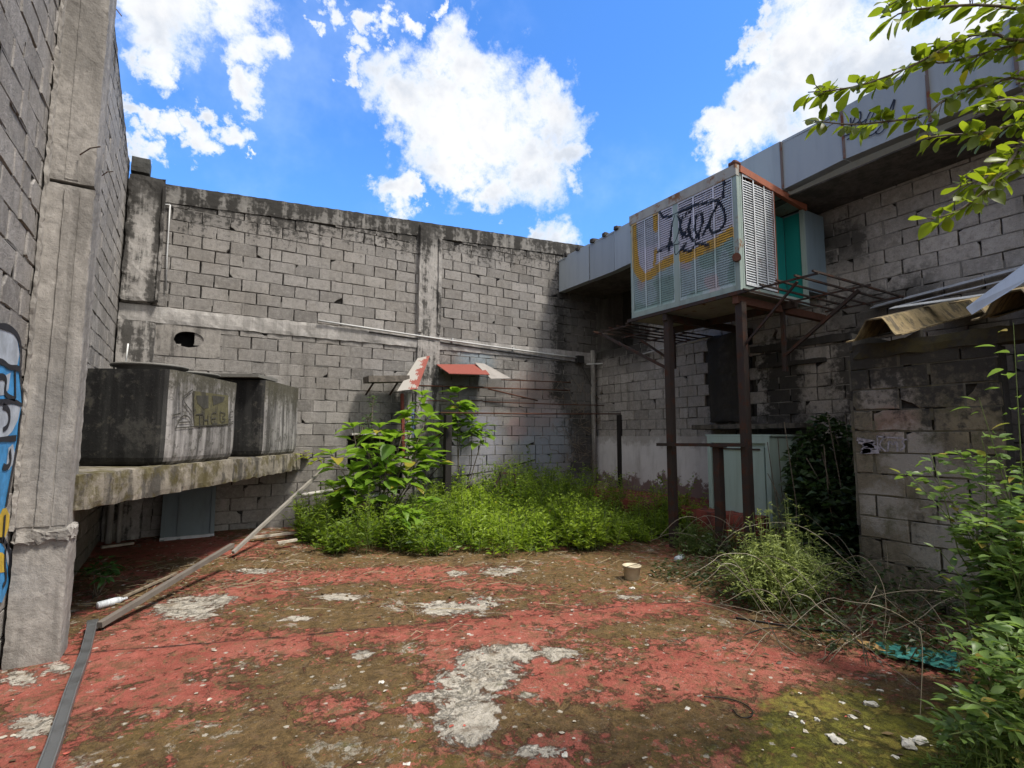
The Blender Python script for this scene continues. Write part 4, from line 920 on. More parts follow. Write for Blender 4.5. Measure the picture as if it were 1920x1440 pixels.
def tank_mat(name, bright):
    g = material(name, .82); c = g.coord(); x = g.xyz(c)
    n1 = g.noise(c, 2.2, 7, .65); n2 = g.noise(c, 11, 9, .7); stt = g.noise(g.scale(c, (9, 9, .7)), 1, 7, .65); n3 = g.noise(c, 50, 4, .7)
    # side tones: mould stains and streaks, with the sunlit side also painted paler
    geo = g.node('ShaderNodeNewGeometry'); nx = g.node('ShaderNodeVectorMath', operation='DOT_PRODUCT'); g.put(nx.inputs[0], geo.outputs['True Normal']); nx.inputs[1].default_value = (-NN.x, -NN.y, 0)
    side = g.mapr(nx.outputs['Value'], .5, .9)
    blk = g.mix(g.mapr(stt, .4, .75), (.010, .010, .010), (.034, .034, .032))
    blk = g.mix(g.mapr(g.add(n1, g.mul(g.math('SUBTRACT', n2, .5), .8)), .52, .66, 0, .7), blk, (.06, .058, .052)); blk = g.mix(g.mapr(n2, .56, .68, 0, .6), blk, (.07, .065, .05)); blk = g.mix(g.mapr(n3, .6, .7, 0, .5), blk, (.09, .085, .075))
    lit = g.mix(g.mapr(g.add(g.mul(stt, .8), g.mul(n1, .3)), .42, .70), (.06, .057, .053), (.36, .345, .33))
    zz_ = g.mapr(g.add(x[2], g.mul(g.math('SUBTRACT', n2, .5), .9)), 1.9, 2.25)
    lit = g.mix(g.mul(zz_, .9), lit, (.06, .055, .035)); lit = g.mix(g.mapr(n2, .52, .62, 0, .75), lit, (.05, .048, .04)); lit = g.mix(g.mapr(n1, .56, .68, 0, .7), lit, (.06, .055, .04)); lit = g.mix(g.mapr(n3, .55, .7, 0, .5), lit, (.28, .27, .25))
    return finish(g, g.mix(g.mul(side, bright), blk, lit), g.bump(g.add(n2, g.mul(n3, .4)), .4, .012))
TM1, TM2 = tank_mat('mouldy_tank', .95), tank_mat('mouldy_tank_b', .95)
def rounded_tank(u0, u1, n0, n1, z0, z1, mt, root):
    b = MB(); r = .10; prof = []
    for (cu, cn, a0) in [(u1 - r, n0 + r, -90), (u1 - r, n1 - r, 0), (u0 + r, n1 - r, 90), (u0 + r, n0 + r, 180)]:
        for k in range(5): a = rad(a0 + 22.5 * k); prof.append((cu + r * math.cos(a), cn + r * math.sin(a)))
    cu, cn = (u0 + u1) / 2, (n0 + n1) / 2; lv = [(z0, .90), (z0 + .03, .955), (z0 + .07, .985), (z0 + .14, 1.0)] + [(z0 + .14 + (z1 - z0 - .14) * k / 8, 1 + .006 * math.sin(k)) for k in range(1, 9)]
    vs = []; fs = []; n = len(prof)
    for (z, s) in lv:
        for (u, v) in prof: vs.append(diag(Vector((cu + (u - cu) * (1 - (1 - s) * .5), cn + (v - cn) * s, z))))
    for i in range(len(lv) - 1):
        for j in range(n): fs.append((i * n + j, i * n + (j + 1) % n, (i + 1) * n + (j + 1) % n, (i + 1) * n + j))
    fs.append(tuple(reversed(range(n)))); fs.append(tuple((len(lv) - 1) * n + j for j in range(n)))
    b.mesh(vs, fs); return b.build('body', mt, root)
# anchor the two tanks along the beam
t1 = thing('water_tank', diag(Vector((1.75, .45, 1.3))), 'large black mouldy water tank with a square yellowed label beside the pilaster', 'water tank', 'water tanks on the corner platform')
rounded_tank(1.12, 2.58, .03, .93, 1.305, 2.245, TM1, t1)
M_LID = mat_metal('grey_lid', (.16, .155, .14), .1, rough=.7)
for (u, n_) in ((1.50, .46), (2.18, .46)):
    b = MB(); q = diag(Vector((u, n_, 2.25))); b.lathe(q, [(.29, -.02), (.29, .045), (.345, .048), (.35, .055), (.35, .068), (.31, .075), (.12, .085), (.03, .088)], 28); b.build('lid', M_LID, t1, True)
b = MB(); q = diag(Vector((1.62, .80, 2.25))); b.tube([q, q + Vector((0, 0, .11))], .035, 12); b.tube([q + Vector((0, 0, .11)), q + Vector((.01, 0, .33))], .008, 6); b.build('inlet_pipe', mat_plain('white_plastic', (.62, .62, .6), .5, .1), t1, True)
# label and lettering on the paler side of the first tank
zt = lambda pts: [(lambda p: p)(hit_side(140 + x * .22917, 650 + y * .22917)) for x, y in pts]
def hit_side(px, py):
    r = Vector(ray(px, py)); o = Vector((0, 0, EYE)); P0 = diag(Vector((0, .026, 0))); k = (P0 - o).dot(NN) / r.dot(NN); return o + r * k
b = MB(); SN = -NN
b.face([p + SN * .004 for p in zt([(965, 360), (1255, 400), (1255, 640), (975, 655)])], 0)
for q in [[(990, 400), (1090, 400), (1090, 500), (1050, 510), (1000, 460)], [(1120, 400), (1225, 410), (1210, 450), (1130, 480)]]: b.face([p + SN * .007 for p in zt(q)], 1)
M_LB, M_LK = mat_concrete('faded_yellow_label', (.10, .092, .048), .8, .25), mat_plain('dark_lettering', (.045, .043, .036), .8)
b.build('label', [M_LB, M_LK], t1)
b = MB()
for pts in [[(848, 300), (855, 560)], [(960, 350), (865, 420), (955, 540)], [(820, 660), (870, 560), (930, 570), (955, 640)], [(850, 620), (940, 615)], [(985, 555), (1045, 550)], [(1015, 555), (1015, 650)], [(1050, 560), (1050, 645)], [(1085, 555), (1085, 640)], [(1050, 600), (1085, 598)],
            [(1155, 540), (1110, 545), (1112, 635), (1160, 628)], [(1112, 590), (1150, 585)], [(1185, 535), (1185, 625), (1240, 600), (1190, 580), (1240, 550), (1185, 535)], [(1290, 532), (1262, 537), (1262, 620), (1290, 614)], [(1262, 578), (1286, 574)], [(800, 560), (860, 545)], [(820, 665), (1290, 629)]]:
    ribbon(b, zt(pts), .015, SN, .010, 0, smooth=1)
b.build('lettering', M_LK, t1)
b = MB(); b.face([p + SN * .005 for p in zt([(870, 330), (955, 345), (950, 530), (880, 520)])], 0)
t2 = thing('water_tank', diag(Vector((4.0, .45, 1.3))), 'smaller grey streaked water tank behind the black one against the back wall', 'water tank', 'water tanks on the corner platform')
rounded_tank(3.42, 4.80, .03, .88, 1.305, 2.38, TM2, t2)
b = MB(); b.slab([diag(Vector((3.3, .10, 2.41))), diag(Vector((4.0, .10, 2.41))), diag(Vector((4.0, .85, 2.41))), diag(Vector((3.3, .85, 2.41)))], (0, 0, 1), .045); b.build('lid', M_LID, t2)
# things under the platform
b = MB(); b0 = Vector((-.33, 9.18, .08))
lp = thing('leaning_sheet', b0, 'grey blue ribbed metal panel leaning against the back wall under the tanks', 'panel')
Q = lambda u, v, d=0: b0 + Vector((u, .22 * v + .02 * u - d, v * .78))
b.slab([Q(0, 0), Q(.68, 0), Q(.68, 1), Q(0, 1)], (0, 1, -.25), .02); b.build('sheet', mat_metal('blue_grey_panel', (.13, .165, .18), .15, rough=.55), lp)
for u in (.0, .20, .62):
    b = MB(); b.bar(Q(u + .03, 0, .02), Q(u + .03, 1, .02), .05, .03, up=(0, 1, 0)); b.build('rib', bpy.data.materials['blue_grey_panel'], lp)
b = MB(); b.bar(Q(0, .02, .02), Q(.68, .02, .02), .03, .06); b.build('bottom_rail', M_GALV, lp)
b = MB(); b.tube([(-.93, 9.3, .05), (-.93, 9.3, 1.16)], .04, 10); b.tube([(-.82, 9.3, .05), (-.82, 9.3, 1.16)], .03, 10)
tag(b.build('water_pipe', mat_concrete('pale_pipe', (.42, .40, .37), .4, .2), smooth=True), 'pair of pale pipes rising to the platform in the left corner', 'pipe')

# ================================================================== LEANING AND LYING TUBES
M_TUB = mat_metal('galvanised_tube', (.17, .175, .175), .12, rough=.38, metal=.45, dirt=.6)
M_TUBR = mat_metal('dull_tube', (.15, .13, .11), .3, (.12, .08, .055), .7, dirt=.4)
b = MB(); tA = [Vector((-.50, 2.2, .10)), Vector((-.56, 3.4, .06)), Vector((-.60, 4.4, .045)), Vector((-.62, 5.2, .05)), Vector((-.62, 5.72, .07))]
g0 = [at(70, 1480, 'Z', .07), at(100, 1400, 'Z', .05), at(132, 1300, 'Z', .045), at(160, 1225, 'Z', .045), at(173, 1172, 'Z', .05)]
tA = [g0[0] + (g0[0] - g0[1])] + g0
for i in range(len(tA) - 1):
    dv = (tA[i + 1] - tA[i]).normalized(); sv = dv.cross(Vector((0, 0, 1))).normalized(); ex = dv * .004
    b.bar(tA[i], tA[i + 1] + ex, .046, .03, t=.1)
    for sg in (-1, 1): b.bar(tA[i] + sv * sg * .027, tA[i + 1] + sv * sg * .027 + ex, .007, .046, t=.95)  # pale lips beside a dark plate: edge highlights put into the tone
b.bar(tA[-1] + (tA[-2] - tA[-1]).normalized() * .02, tA[-1] - (tA[-2] - tA[-1]).normalized() * .05, .075, .06)
tag(b.build('metal_tube', M_TUB), 'shiny grey bent square tube lying at the lower left', 'tube')
b = MB(); b.bar(at(186, 1172, 'Z', .05), at(436, 1022, 'Z', .30), .05, .045); tag(b.build('metal_tube', M_TUBR), 'brownish straight tube lying from the bent tube towards the leaning pole', 'tube')
b = MB(); e1 = diag(Vector((L_ + .28, -.1, 1.22))); e0 = at(437, 1036, 'Z', .09)
e1 = at(604, 882, 'Y', 9.25); b.bar(e0, e1, .04, .04); tag(b.build('metal_tube', mat_metal('pale_tube', (.27, .25, .22), .2, rough=.6)), 'pale pole leaning up against the end of the platform', 'tube')
b = MB(); b.bar(at(230, 1120, 'Z', .03), at(330, 1075, 'Z', .03), .03, .02); tag(b.build('wood_lath', mat_plain('grey_wood', (.22, .18, .13), .85, .3)), 'thin wooden lath lying under the platform edge', 'lath')

# ================================================================== SMALL STRUCTURES ON THE BACK WALL
M_RW = None
g = material('peeling_red_sheet', .7); c = g.coord(); n1 = g.noise(c, 4.5, 9, .65, .3); x = g.xyz(c)
k = g.mapr(g.add(g.mul(g.attr('tone'), .6), g.mul(g.math('SUBTRACT', n1, .5), 1.2)), .28, .34)
M_RW = finish(g, g.mix(k, (.30, .28, .25), g.mix(g.noise(c, 20, 5, .7), (.15, .035, .024), (.27, .075, .055))), g.bump(n1, .2, .01))
def awn(label, quad, n, cols=8, tone=None):
    b = MB(); q = [Vector(p) for p in quad]
    for i in range(cols):
        a, c_ = i / cols, (i + 1) / cols
        p = [q[0].lerp(q[1], a), q[0].lerp(q[1], c_), q[3].lerp(q[2], c_), q[3].lerp(q[2], a)]
        b.slab(p, n, .012, 0, a if tone is None else tone)
    return tag(b.build('awning_sheet', M_RW), label, 'awning')
awn('tilted red and white sheet standing out from the back wall', [at(745, 733, 'Y', 8.85), at(783, 729, 'Y', 8.75), at(806, 667, 'Y', 9.42), at(783, 672, 'Y', 9.44)], (0, 1, .3))
awn('short red sheet awning projecting from the back wall', [at(842, 701, 'Y', 8.9), at(918, 703, 'Y', 8.9), at(902, 684, 'Y', 9.46), at(818, 684, 'Y', 9.46)], (0, 0, 1), tone=.88)
b = MB(); b.slab([at(920, 711, 'Y', 8.8), at(957, 710, 'Y', 8.8), at(908, 683, 'Y', 9.42), at(890, 681, 'Y', 9.42)], (0, 0, 1), .015)
tag(b.build('awning_sheet', mat_metal('white_sheet', (.27, .25, .23), .2, rough=.6)), 'bent white sheet hanging beside the red awning', 'awning')
fr = thing('wall_shelf', at(720, 715, 'Y', YB), 'dark weathered plank shelf on brackets left of the tilted sheet', 'shelf')
p, q = at(686, 712, 'Y', 9.2), at(762, 711, 'Y', 9.2); b = MB(); b.bar(p, q, .35, .11); b.build('plank', mat_plain('grey_plank', (.11, .095, .08), .85, .4), fr)
for px in (700, 745):
    b = MB(); b.bar(at(px - 14, 740, 'Y', 9.46), at(px, 718, 'Y', 9.1), .025); b.build('bracket', M_STEEL, fr)
b = MB(); b.bar(at(754, 738, 'Y', 9.25), at(757, 868, 'Y', 9.25), .05, .05, up=(0, 1, 0), t=.9); b.bar(at(766, 738, 'Y', 9.25), at(769, 868, 'Y', 9.25), .06, .05, up=(0, 1, 0), t=.0)
tag(b.build('door_jamb', M_RW), 'peeling red and white upright under the tilted sheet', 'post')
bfr = thing('steel_railing', at(1000, 775, 'Y', 8.7), 'low dark steel frame of two posts joined by thin rails near the back wall', 'frame')
FY = 8.7
for (px, w_) in ((840, .115), (1163, .115)):
    t_ = at(px, 778, 'Y', FY); b = MB(); b.bar((t_.x, FY, -.05), (t_.x, FY, t_.z), w_, w_, up=(1, 0, 0)); b.build('post', mat_metal('black_steel', (.018, .015, .014), .35, (.05, .02, .014), .7) if px == 840 else bpy.data.materials['black_steel'], bfr)
zr = at(1000, 775, 'Y', FY).z
for (xa, ya, xb, yb, dy, r_) in [(826, 774, 1178, 776, 0, .016), (905, 753, 1178, 761, .55, .012), (785, 751, 905, 751, .6, .01), (1168, 762, 1178, 776, .2, .012)]:
    b = MB(); b.tube([at(xa, ya, 'Y', FY + dy), at((xa + xb) / 2, (ya + yb) / 2 + 1, 'Y', FY + dy), at(xb, yb, 'Y', FY + dy)], r_, 6); b.build('rail', M_RUST, bfr, True)
for (lab, a_, c_, r_) in [('upper rusty rod fixed along the back wall beside the white sheet', (940, 712), (1070, 717), .012), ('thicker rusty rod just below the upper one on the back wall', (785, 723), (1068, 732), .016), ('slanting rusty rod hanging below the two level rods', (915, 729), (1008, 751), .016)]:
    b = MB(); b.tube([at(*a_, 'Y', 9.38), at(*c_, 'Y', 9.38)], r_, 6); tag(b.build('rusty_rod', M_RUST, smooth=True), lab, 'rod')
b = MB(); pts = [at(690, 912, 'Y', 9.3), at(760, 900, 'Y', 9.3), at(860, 893, 'Y', 9.35), at(940, 880, 'Y', 9.4), at(1003, 862, 'Y', 9.42)]; b.tube(pts, .014, 6); tag(b.build('hose', mat_plain('black_hose', (.025, .025, .024), .5), smooth=True), 'thin dark hose sagging along the foot of the back wall', 'hose')
b = MB(); b.tube([at(565, 929, 'Y', 8.9), at(688, 910, 'Y', 8.9)], .035, 10); tag(b.build('plastic_pipe', mat_plain('white_pvc', (.55, .53, .48), .5, .2), smooth=True), 'short white plastic pipe lying level behind the big leaved shrub', 'pipe')
fs_ = thing('bent_bracket', at(950, 940, 'Y', 8.6), 'small bent angle iron bracket standing in the weeds', 'bracket')
for (a_, c_) in [((938, 886), (941, 955)), ((938, 886), (966, 890)), ((966, 890), (964, 935)), ((938, 890), (912, 946))]:
    b = MB(); b.bar(at(*a_, 'Y', 8.6), at(*c_, 'Y', 8.6), .03); b.build('rod', M_STEEL, fs_)
b = MB(); b.tube([at(786, 917, 'Y', 9.2), at(838, 858, 'Y', 8.76)], .008, 5); tag(b.build('wire', M_STEEL), 'slanting wire running from the dark post to the ground', 'wire')
b = MB(); b.tube([at(770, 878, 'Y', 9.3), at(836, 810, 'Y', 8.8)], .012, 5); b.tube([at(770, 846, 'Y', 9.3), at(836, 808, 'Y', 8.8)], .01, 5); tag(b.build('stay_wire', M_STEEL), 'dark stay wires fixed near the top of the black post', 'wire')
b = MB(); q = at(1132, 925, 'Y', 8.7); b.rough(q + Vector((-.12, -.1, -.15)), q + Vector((.12, .1, .22)), .06, .02); tag(b.build('broken_block', mat_concrete('ochre_block', (.30, .24, .14), .4, .3)), 'yellowish broken block standing at the edge of the weeds', 'block')
for (px, py, lab) in [(680, 945, 'brown broken tile slab in front of the shrub stem'), (700, 930, 'white broken slab lying behind the shrub')]:
    b = MB(); q = at(px, py, 'Y', 8.3); b.rough(q + Vector((-.18, -.12, -.04)), q + Vector((.18, .12, .05)), .06, .012); tag(b.build('broken_slab', mat_concrete('pale_slab' if 'white' in lab else 'brown_slab', (.5, .48, .44) if 'white' in lab else (.26, .18, .12), .3, .3)), lab, 'slab')
# pale green cabinet
cb = thing('metal_cabinet', (7.4, 5.2, .46), 'pale green metal cabinet standing behind the rusty posts', 'cabinet')
M_CAB = mat_metal('pale_green_enamel', (.36, .46, .42), .14, (.12, .09, .05), .45, dirt=.4, scale=3, dirtcol=(.16, .2, .15))
cx0, cx1, cy0, cy1, cz0, cz1 = 7.15, 7.85, 4.55, 5.62, .30, 1.60
b = MB(); b.box((cx0, cy0, cz0), (cx1, cy1, cz1)); b.build('body', M_CAB, cb)
b = MB(); b.box((cx0 - .04, cy0 + .10, cz0 + .05), (cx0 - .003, cy1 - .10, cz1 - .16)); b.build('door', M_CAB, cb)
b = MB()
for (y0, y1, z0, z1) in [(cy0, cy0 + .07, cz0, cz1), (cy1 - .07, cy1, cz0, cz1), (cy0 + .071, cy1 - .071, cz1 - .10, cz1)]: b.box((cx0 - .05, y0, z0), (cx0 - .002, y1, z1))
b.box((cx0 - .05, cy0 - .03, cz1 + .002), (cx1, cy1 + .03, cz1 + .03)); b.build('frame', M_CAB, cb)
b = MB(); b.box((cx0 - .06, cy0 + .15, cz1 - .20), (cx0 - .042, cy1 - .3, cz1 - .18)); b.build('handle', M_STEEL, cb)

# ================================================================== LITTER
def curve(pts, k=2):
    for _ in range(k):
        q = [pts[0]]
        for i in range(len(pts) - 1): q += [pts[i] * .75 + pts[i + 1] * .25, pts[i] * .25 + pts[i + 1] * .75]
        pts = q + [pts[-1]]
    return pts
def leaf_simple(b, p, d, up, L, W, t, m=0, fold=.25):
    d = d.normalized(); s = d.cross(up)
    if s.length < 1e-3: s = d.cross(Vector((1, 0, 0)))
    s.normalize(); n = s.cross(d).normalized()
    a = p + d * L * .45 + s * W * .5 + n * W * fold; c = p + d * L * .45 - s * W * .5 + n * W * fold; tip = p + d * L - n * L * .12
    b.face([p, a, tip], m, t); b.face([p, tip, c], m, t)

bk = thing('bucket', at(1185, 1086, 'Z', 0), 'small cream plastic bucket standing on the floor in front of the weeds', 'bucket')
b = MB(); q = at(1185, 1086, 'Z', 0); b.lathe(q, [(.075, 0), (.082, .01), (.098, .14), (.105, .142), (.105, .155), (.094, .155), (.08, .02), (.0, .018)], 24); b.build('pail', mat_plain('cream_plastic', (.48, .42, .30), .5, .15), bk, True)
b = MB(); b.tube([q + Vector((.105 * math.cos(a), .105 * math.sin(a), .14 - .05 * math.sin(a))) for a in np.linspace(math.pi, 2 * math.pi, 12)], .003, 5); b.build('handle', M_STEEL, bk)
def bottle(px, py, ang, L, r, m, lab, capc):
    q = at(px, py, 'Z', r); d = Vector((math.cos(ang), math.sin(ang), 0)); t = thing('plastic_bottle', q, lab, 'bottle', 'plastic bottles on the floor'); b = MB()
    prof = [(0, .7), (.03, 1), (.3, 1), (.33, .93), (.36, 1), (.68, 1), (.8, .75), (.88, .38), (.95, .36)]
    for i in range(len(prof) - 1): b.tube([q + d * L * prof[i][0], q + d * L * prof[i + 1][0]], r * prof[i][1], 12, r1=r * prof[i + 1][1])
    b.build('body', m, t, True); b = MB(); b.tube([q + d * L * .95, q + d * L * 1.02], r * .42, 10); b.build('cap', mat_plain('cap_' + lab[:4], capc, .4), t, True)
M_BOT = mat_plain('cloudy_plastic', (.50, .56, .62), .3, .2)
bottle(1268, 1049, .35, .26, .036, M_BOT, 'crushed pale blue bottle lying beside the weeds near the stand', (.1, .2, .5))
bottle(182, 1136, .6, .25, .034, mat_plain('white_label_plastic', (.55, .58, .6), .35, .25), 'white labelled bottle lying by the small weed under the platform', (.5, .5, .5))
M_FOAM = mat_plain('white_foam', (.46, .44, .39), .85, .35, 18)
for (px, py, s) in [(1722, 1392, .085), (1705, 1400, .05), (1567, 1388, .06), (1632, 1322, .05), (1578, 1318, .03), (1488, 1342, .04), (1532, 1350, .03), (1505, 1355, .025), (1625, 1365, .03), (1770, 1380, .03), (1650, 1295, .03), (1185, 1104, .05), (1600, 1345, .025), (1060, 1415, .03), (715, 1280, .03), (762, 1433, .03), (1680, 1420, .025), (1500, 1300, .02), (810, 1245, .025), (880, 1190, .03), (1290, 1330, .02)]:
    q = at(px, py, 'Z', .0); b = MB(); a = R.uniform(0, 3); s *= .8; sx, sy, sz = s * R.uniform(.7, 1.2), s * R.uniform(.5, .9), s * R.uniform(.25, .6)
    f_ = lambda v, a=a, q=q: Vector((q.x + v.x * math.cos(a) - v.y * math.sin(a), q.y + v.x * math.sin(a) + v.y * math.cos(a), q.z + v.z))
    b.rough((-sx, -sy, -.005), (sx, sy, sz), max(.015, s * .4), s * .22, freq=1.1 / s, shear=f_)
    tag(b.build('foam_scrap', M_FOAM), 'small broken scrap of white foam lying on the dirty floor', 'foam scrap', 'white foam scraps on the floor')
# paint flakes and grit strewn over the floor
b = MB()
for _ in range(4200):
    x, y = R.uniform(-.9, 6.2), R.uniform(1.3, 8.6)
    if mn.noise(Vector((x * .9, y * .9, 4))) + R.random() < .35: continue
    s = R.choice((.004, .004, .005, .006, .006, .008, .011, .018)) * R.uniform(.6, 1.3); a = R.uniform(0, 6.28); z = .012 * mn.noise(Vector((x * .8, y * .8, 3))) + .004 * mn.noise(Vector((x * 4, y * 4, 1))) + .004 + R.random() * .004
    k = R.choice((4, 5)); tl = R.uniform(-.3, .3)
    b.face([(x + s * R.uniform(.5, 1.3) * math.cos(a + 6.28 * i / k), y + s * R.uniform(.4, 1) * math.sin(a + 6.28 * i / k), z + tl * s * math.cos(6.28 * i / k)) for i in range(k)], R.choice((0, 0, 1, 1, 1, 2)))
tag(b.build('paint_flakes', [mat_plain('pale_flake', (.40, .36, .29), .85, .3, 40), mat_plain('brown_flake', (.09, .055, .03), .9, .4, 40), mat_plain('red_flake', (.36, .085, .06), .85, .3, 40)]), 'paint flakes and grit strewn over the yard floor', 'grit', kind='stuff')
for (px, py, px2, py2, w_, lab) in [(190, 1026, 250, 1018, .07, 'pale strip of broken board lying at the back of the platform shade'), (470, 1008, 560, 998, .06, 'pale thin board lying at the foot of the back wall by the weeds'), (520, 1018, 556, 1012, .05, 'short whitish board scrap before the weeds near the leaning pole')]:
    b = MB(); b.bar(at(px, py, 'Z', .12), at(px2, py2, 'Z', .12), w_, .03); tag(b.build('board_scrap', mat_plain('pale_board', (.38, .34, .28), .85, .3) if px == 190 else bpy.data.materials['pale_board']), lab, 'board')
# dead leaves and twigs under the platform and by the weeds
b = MB()
for _ in range(420):
    if R.random() < .55: x, y = R.uniform(-.9, 1.6), R.uniform(6.2, 9.2)
    else: x, y = R.uniform(1.0, 6.5), R.uniform(4.0, 7.0)
    a = R.uniform(0, 3.14); L = R.uniform(.05, .35); z = .02
    b.tube([(x, y, z), (x + L * .5 * math.cos(a), y + L * .5 * math.sin(a), z + R.uniform(0, .03)), (x + L * math.cos(a + .2), y + L * math.sin(a + .2), z + R.uniform(0, .02))], .0035, 4, t=R.random())
tag(b.build('dry_twigs', mat_leaf('dry_straw', (.12, .08, .04), (.34, .27, .15), .1)), 'dry twigs and straw littering the floor', 'twigs', kind='stuff')
b = MB()
for _ in range(1500):
    k = R.random()
    if k < .35: x, y = R.uniform(-.95, 1.6), R.uniform(6.0, 9.3)
    elif k < .7: x, y = R.uniform(1.2, 6.6), R.uniform(4.6, 7.6)
    else: x, y = R.uniform(2.4, 5.6), R.uniform(1.4, 4.6)
    if x < 4.3 and y < 4.5 and R.random() < .6: continue
    L = R.uniform(.02, .065); a = R.uniform(0, 6.28)
    leaf_simple(b, Vector((x, y, .018)), Vector((math.cos(a), math.sin(a), R.uniform(-.1, .35))), Vector((R.gauss(0, .3), R.gauss(0, .3), 1)), L, L * R.uniform(.35, .6), R.random(), 0, R.uniform(-.3, .4))
tag(b.build('leaf_litter', mat_leaf('dead_leaf', (.05, .03, .014), (.22, .15, .07), .1)), 'dead brown leaves scattered along the edges of the floor', 'leaf litter', kind='stuff')
b = MB(); pts = [at(x, y, 'Z', .012) for x, y in [(1380, 1158), (1440, 1168), (1520, 1180), (1580, 1184), (1610, 1183)]]; b.tube(curve(pts), .008, 6); b.tube([at(x, y, 'Z', .012) for x, y in [(1395, 1190), (1430, 1178), (1480, 1176)]], .004, 4)
tag(b.build('black_cable', mat_plain('black_rubber', (.015, .014, .013), .6), smooth=True), 'black cable lying across the floor below the grass tuft', 'cable')
b = MB(); b.tube(curve([at(x, y, 'Z', .01) for x, y in [(1320, 1306), (1360, 1308), (1395, 1318), (1415, 1335), (1405, 1346), (1385, 1345), (1374, 1330)]]), .0035, 5); tag(b.build('thin_wire', bpy.data.materials['black_rubber'], smooth=True), 'thin black wire curled on the floor near the moss', 'wire')
# long split (tar) line across the floor: a thin root-like cable
b = MB(); b.slab([at(1606, 1202, 'Z', .01), at(1640, 1208, 'Z', .03), at(1662, 1224, 'Z', .02), at(1625, 1218, 'Z', .01)], (0, 0, 1), .012); tag(b.build('plywood_scrap', mat_plain('raw_plywood', (.45, .28, .11), .75, .2)), 'yellow plywood scrap at the end of the teal tarp', 'board')
b = MB(); n = 26; Pq = [at(1632, 1204, 'Z', .03), at(1650, 1224, 'Z', .02), at(1800, 1262, 'Z', .03), at(1790, 1222, 'Z', .05)]
Gd = [[(Pq[0].lerp(Pq[3], i / n)).lerp(Pq[1].lerp(Pq[2], i / n), j / 10) + Vector((.02 * mn.noise(Vector((i, j, 1)) * .6), .03 * mn.noise(Vector((i, j, 4)) * .5), .028 * abs(mn.noise(Vector((i * .33, j * .4, 2)))))) for j in range(11)] for i in range(n + 1)]
for i in range(n):
    for j in range(10): b.face([Gd[i][j], Gd[i + 1][j], Gd[i + 1][j + 1], Gd[i][j + 1]])
tag(b.build('tarp', mat_plain('teal_tarp', (.03, .15, .135), .5, .35, 9), smooth=True), 'crumpled teal tarp lying among dry stalks', 'tarp')

# ================================================================== PLANTS
def leaf_full(b, p, d, up, L, W, t, m=0, droop=.25, shape='ovate', fold=.18):
    """a leaf of five sections with a folded midrib and a drooping tip"""
    d = d.normalized(); s = d.cross(up)
    if s.length < 1e-3: s = d.cross(Vector((1, 0, 0)))
    s.normalize(); n = s.cross(d).normalized()
    prof = {'ovate': [(0, .03), (.12, .55), (.32, .95), (.55, .9), (.8, .5), (1, .02)], 'obovate': [(0, .03), (.15, .3), (.42, .72), (.68, 1.0), (.87, .78), (1, .10)]}[shape]
    rows = []
    for (u, w_) in prof:
        c = p + d * L * u - n * L * droop * u * u; e = n * W * fold * w_
        rows.append((c + s * W * .5 * w_ + e, c, c - s * W * .5 * w_ + e))
    i = len(b.v)
    vs = [q for r_ in rows for q in r_]; fs = []
    for k in range(len(rows) - 1):
        fs += [(3 * k, 3 * k + 1, 3 * k + 4, 3 * k + 3), (3 * k + 1, 3 * k + 2, 3 * k + 5, 3 * k + 4)]
    b.mesh(vs, fs, m, t)
def rnd_dir(up=.3):
    a = R.uniform(0, 2 * math.pi); z = R.uniform(-.4, 1) * .7 + up
    return Vector((math.cos(a), math.sin(a), z)).normalized()
M_WEED = mat_leaf('weed_green', (.035, .085, .014), (.32, .43, .045), .45)
M_WEEDD = mat_leaf('dark_weed_green', (.022, .06, .014), (.06, .13, .03), .3)
M_STEM = mat_plain('green_stem', (.10, .13, .04), .8, .3); M_BARK = mat_plain('grey_bark', (.12, .10, .075), .9, .4, 30)
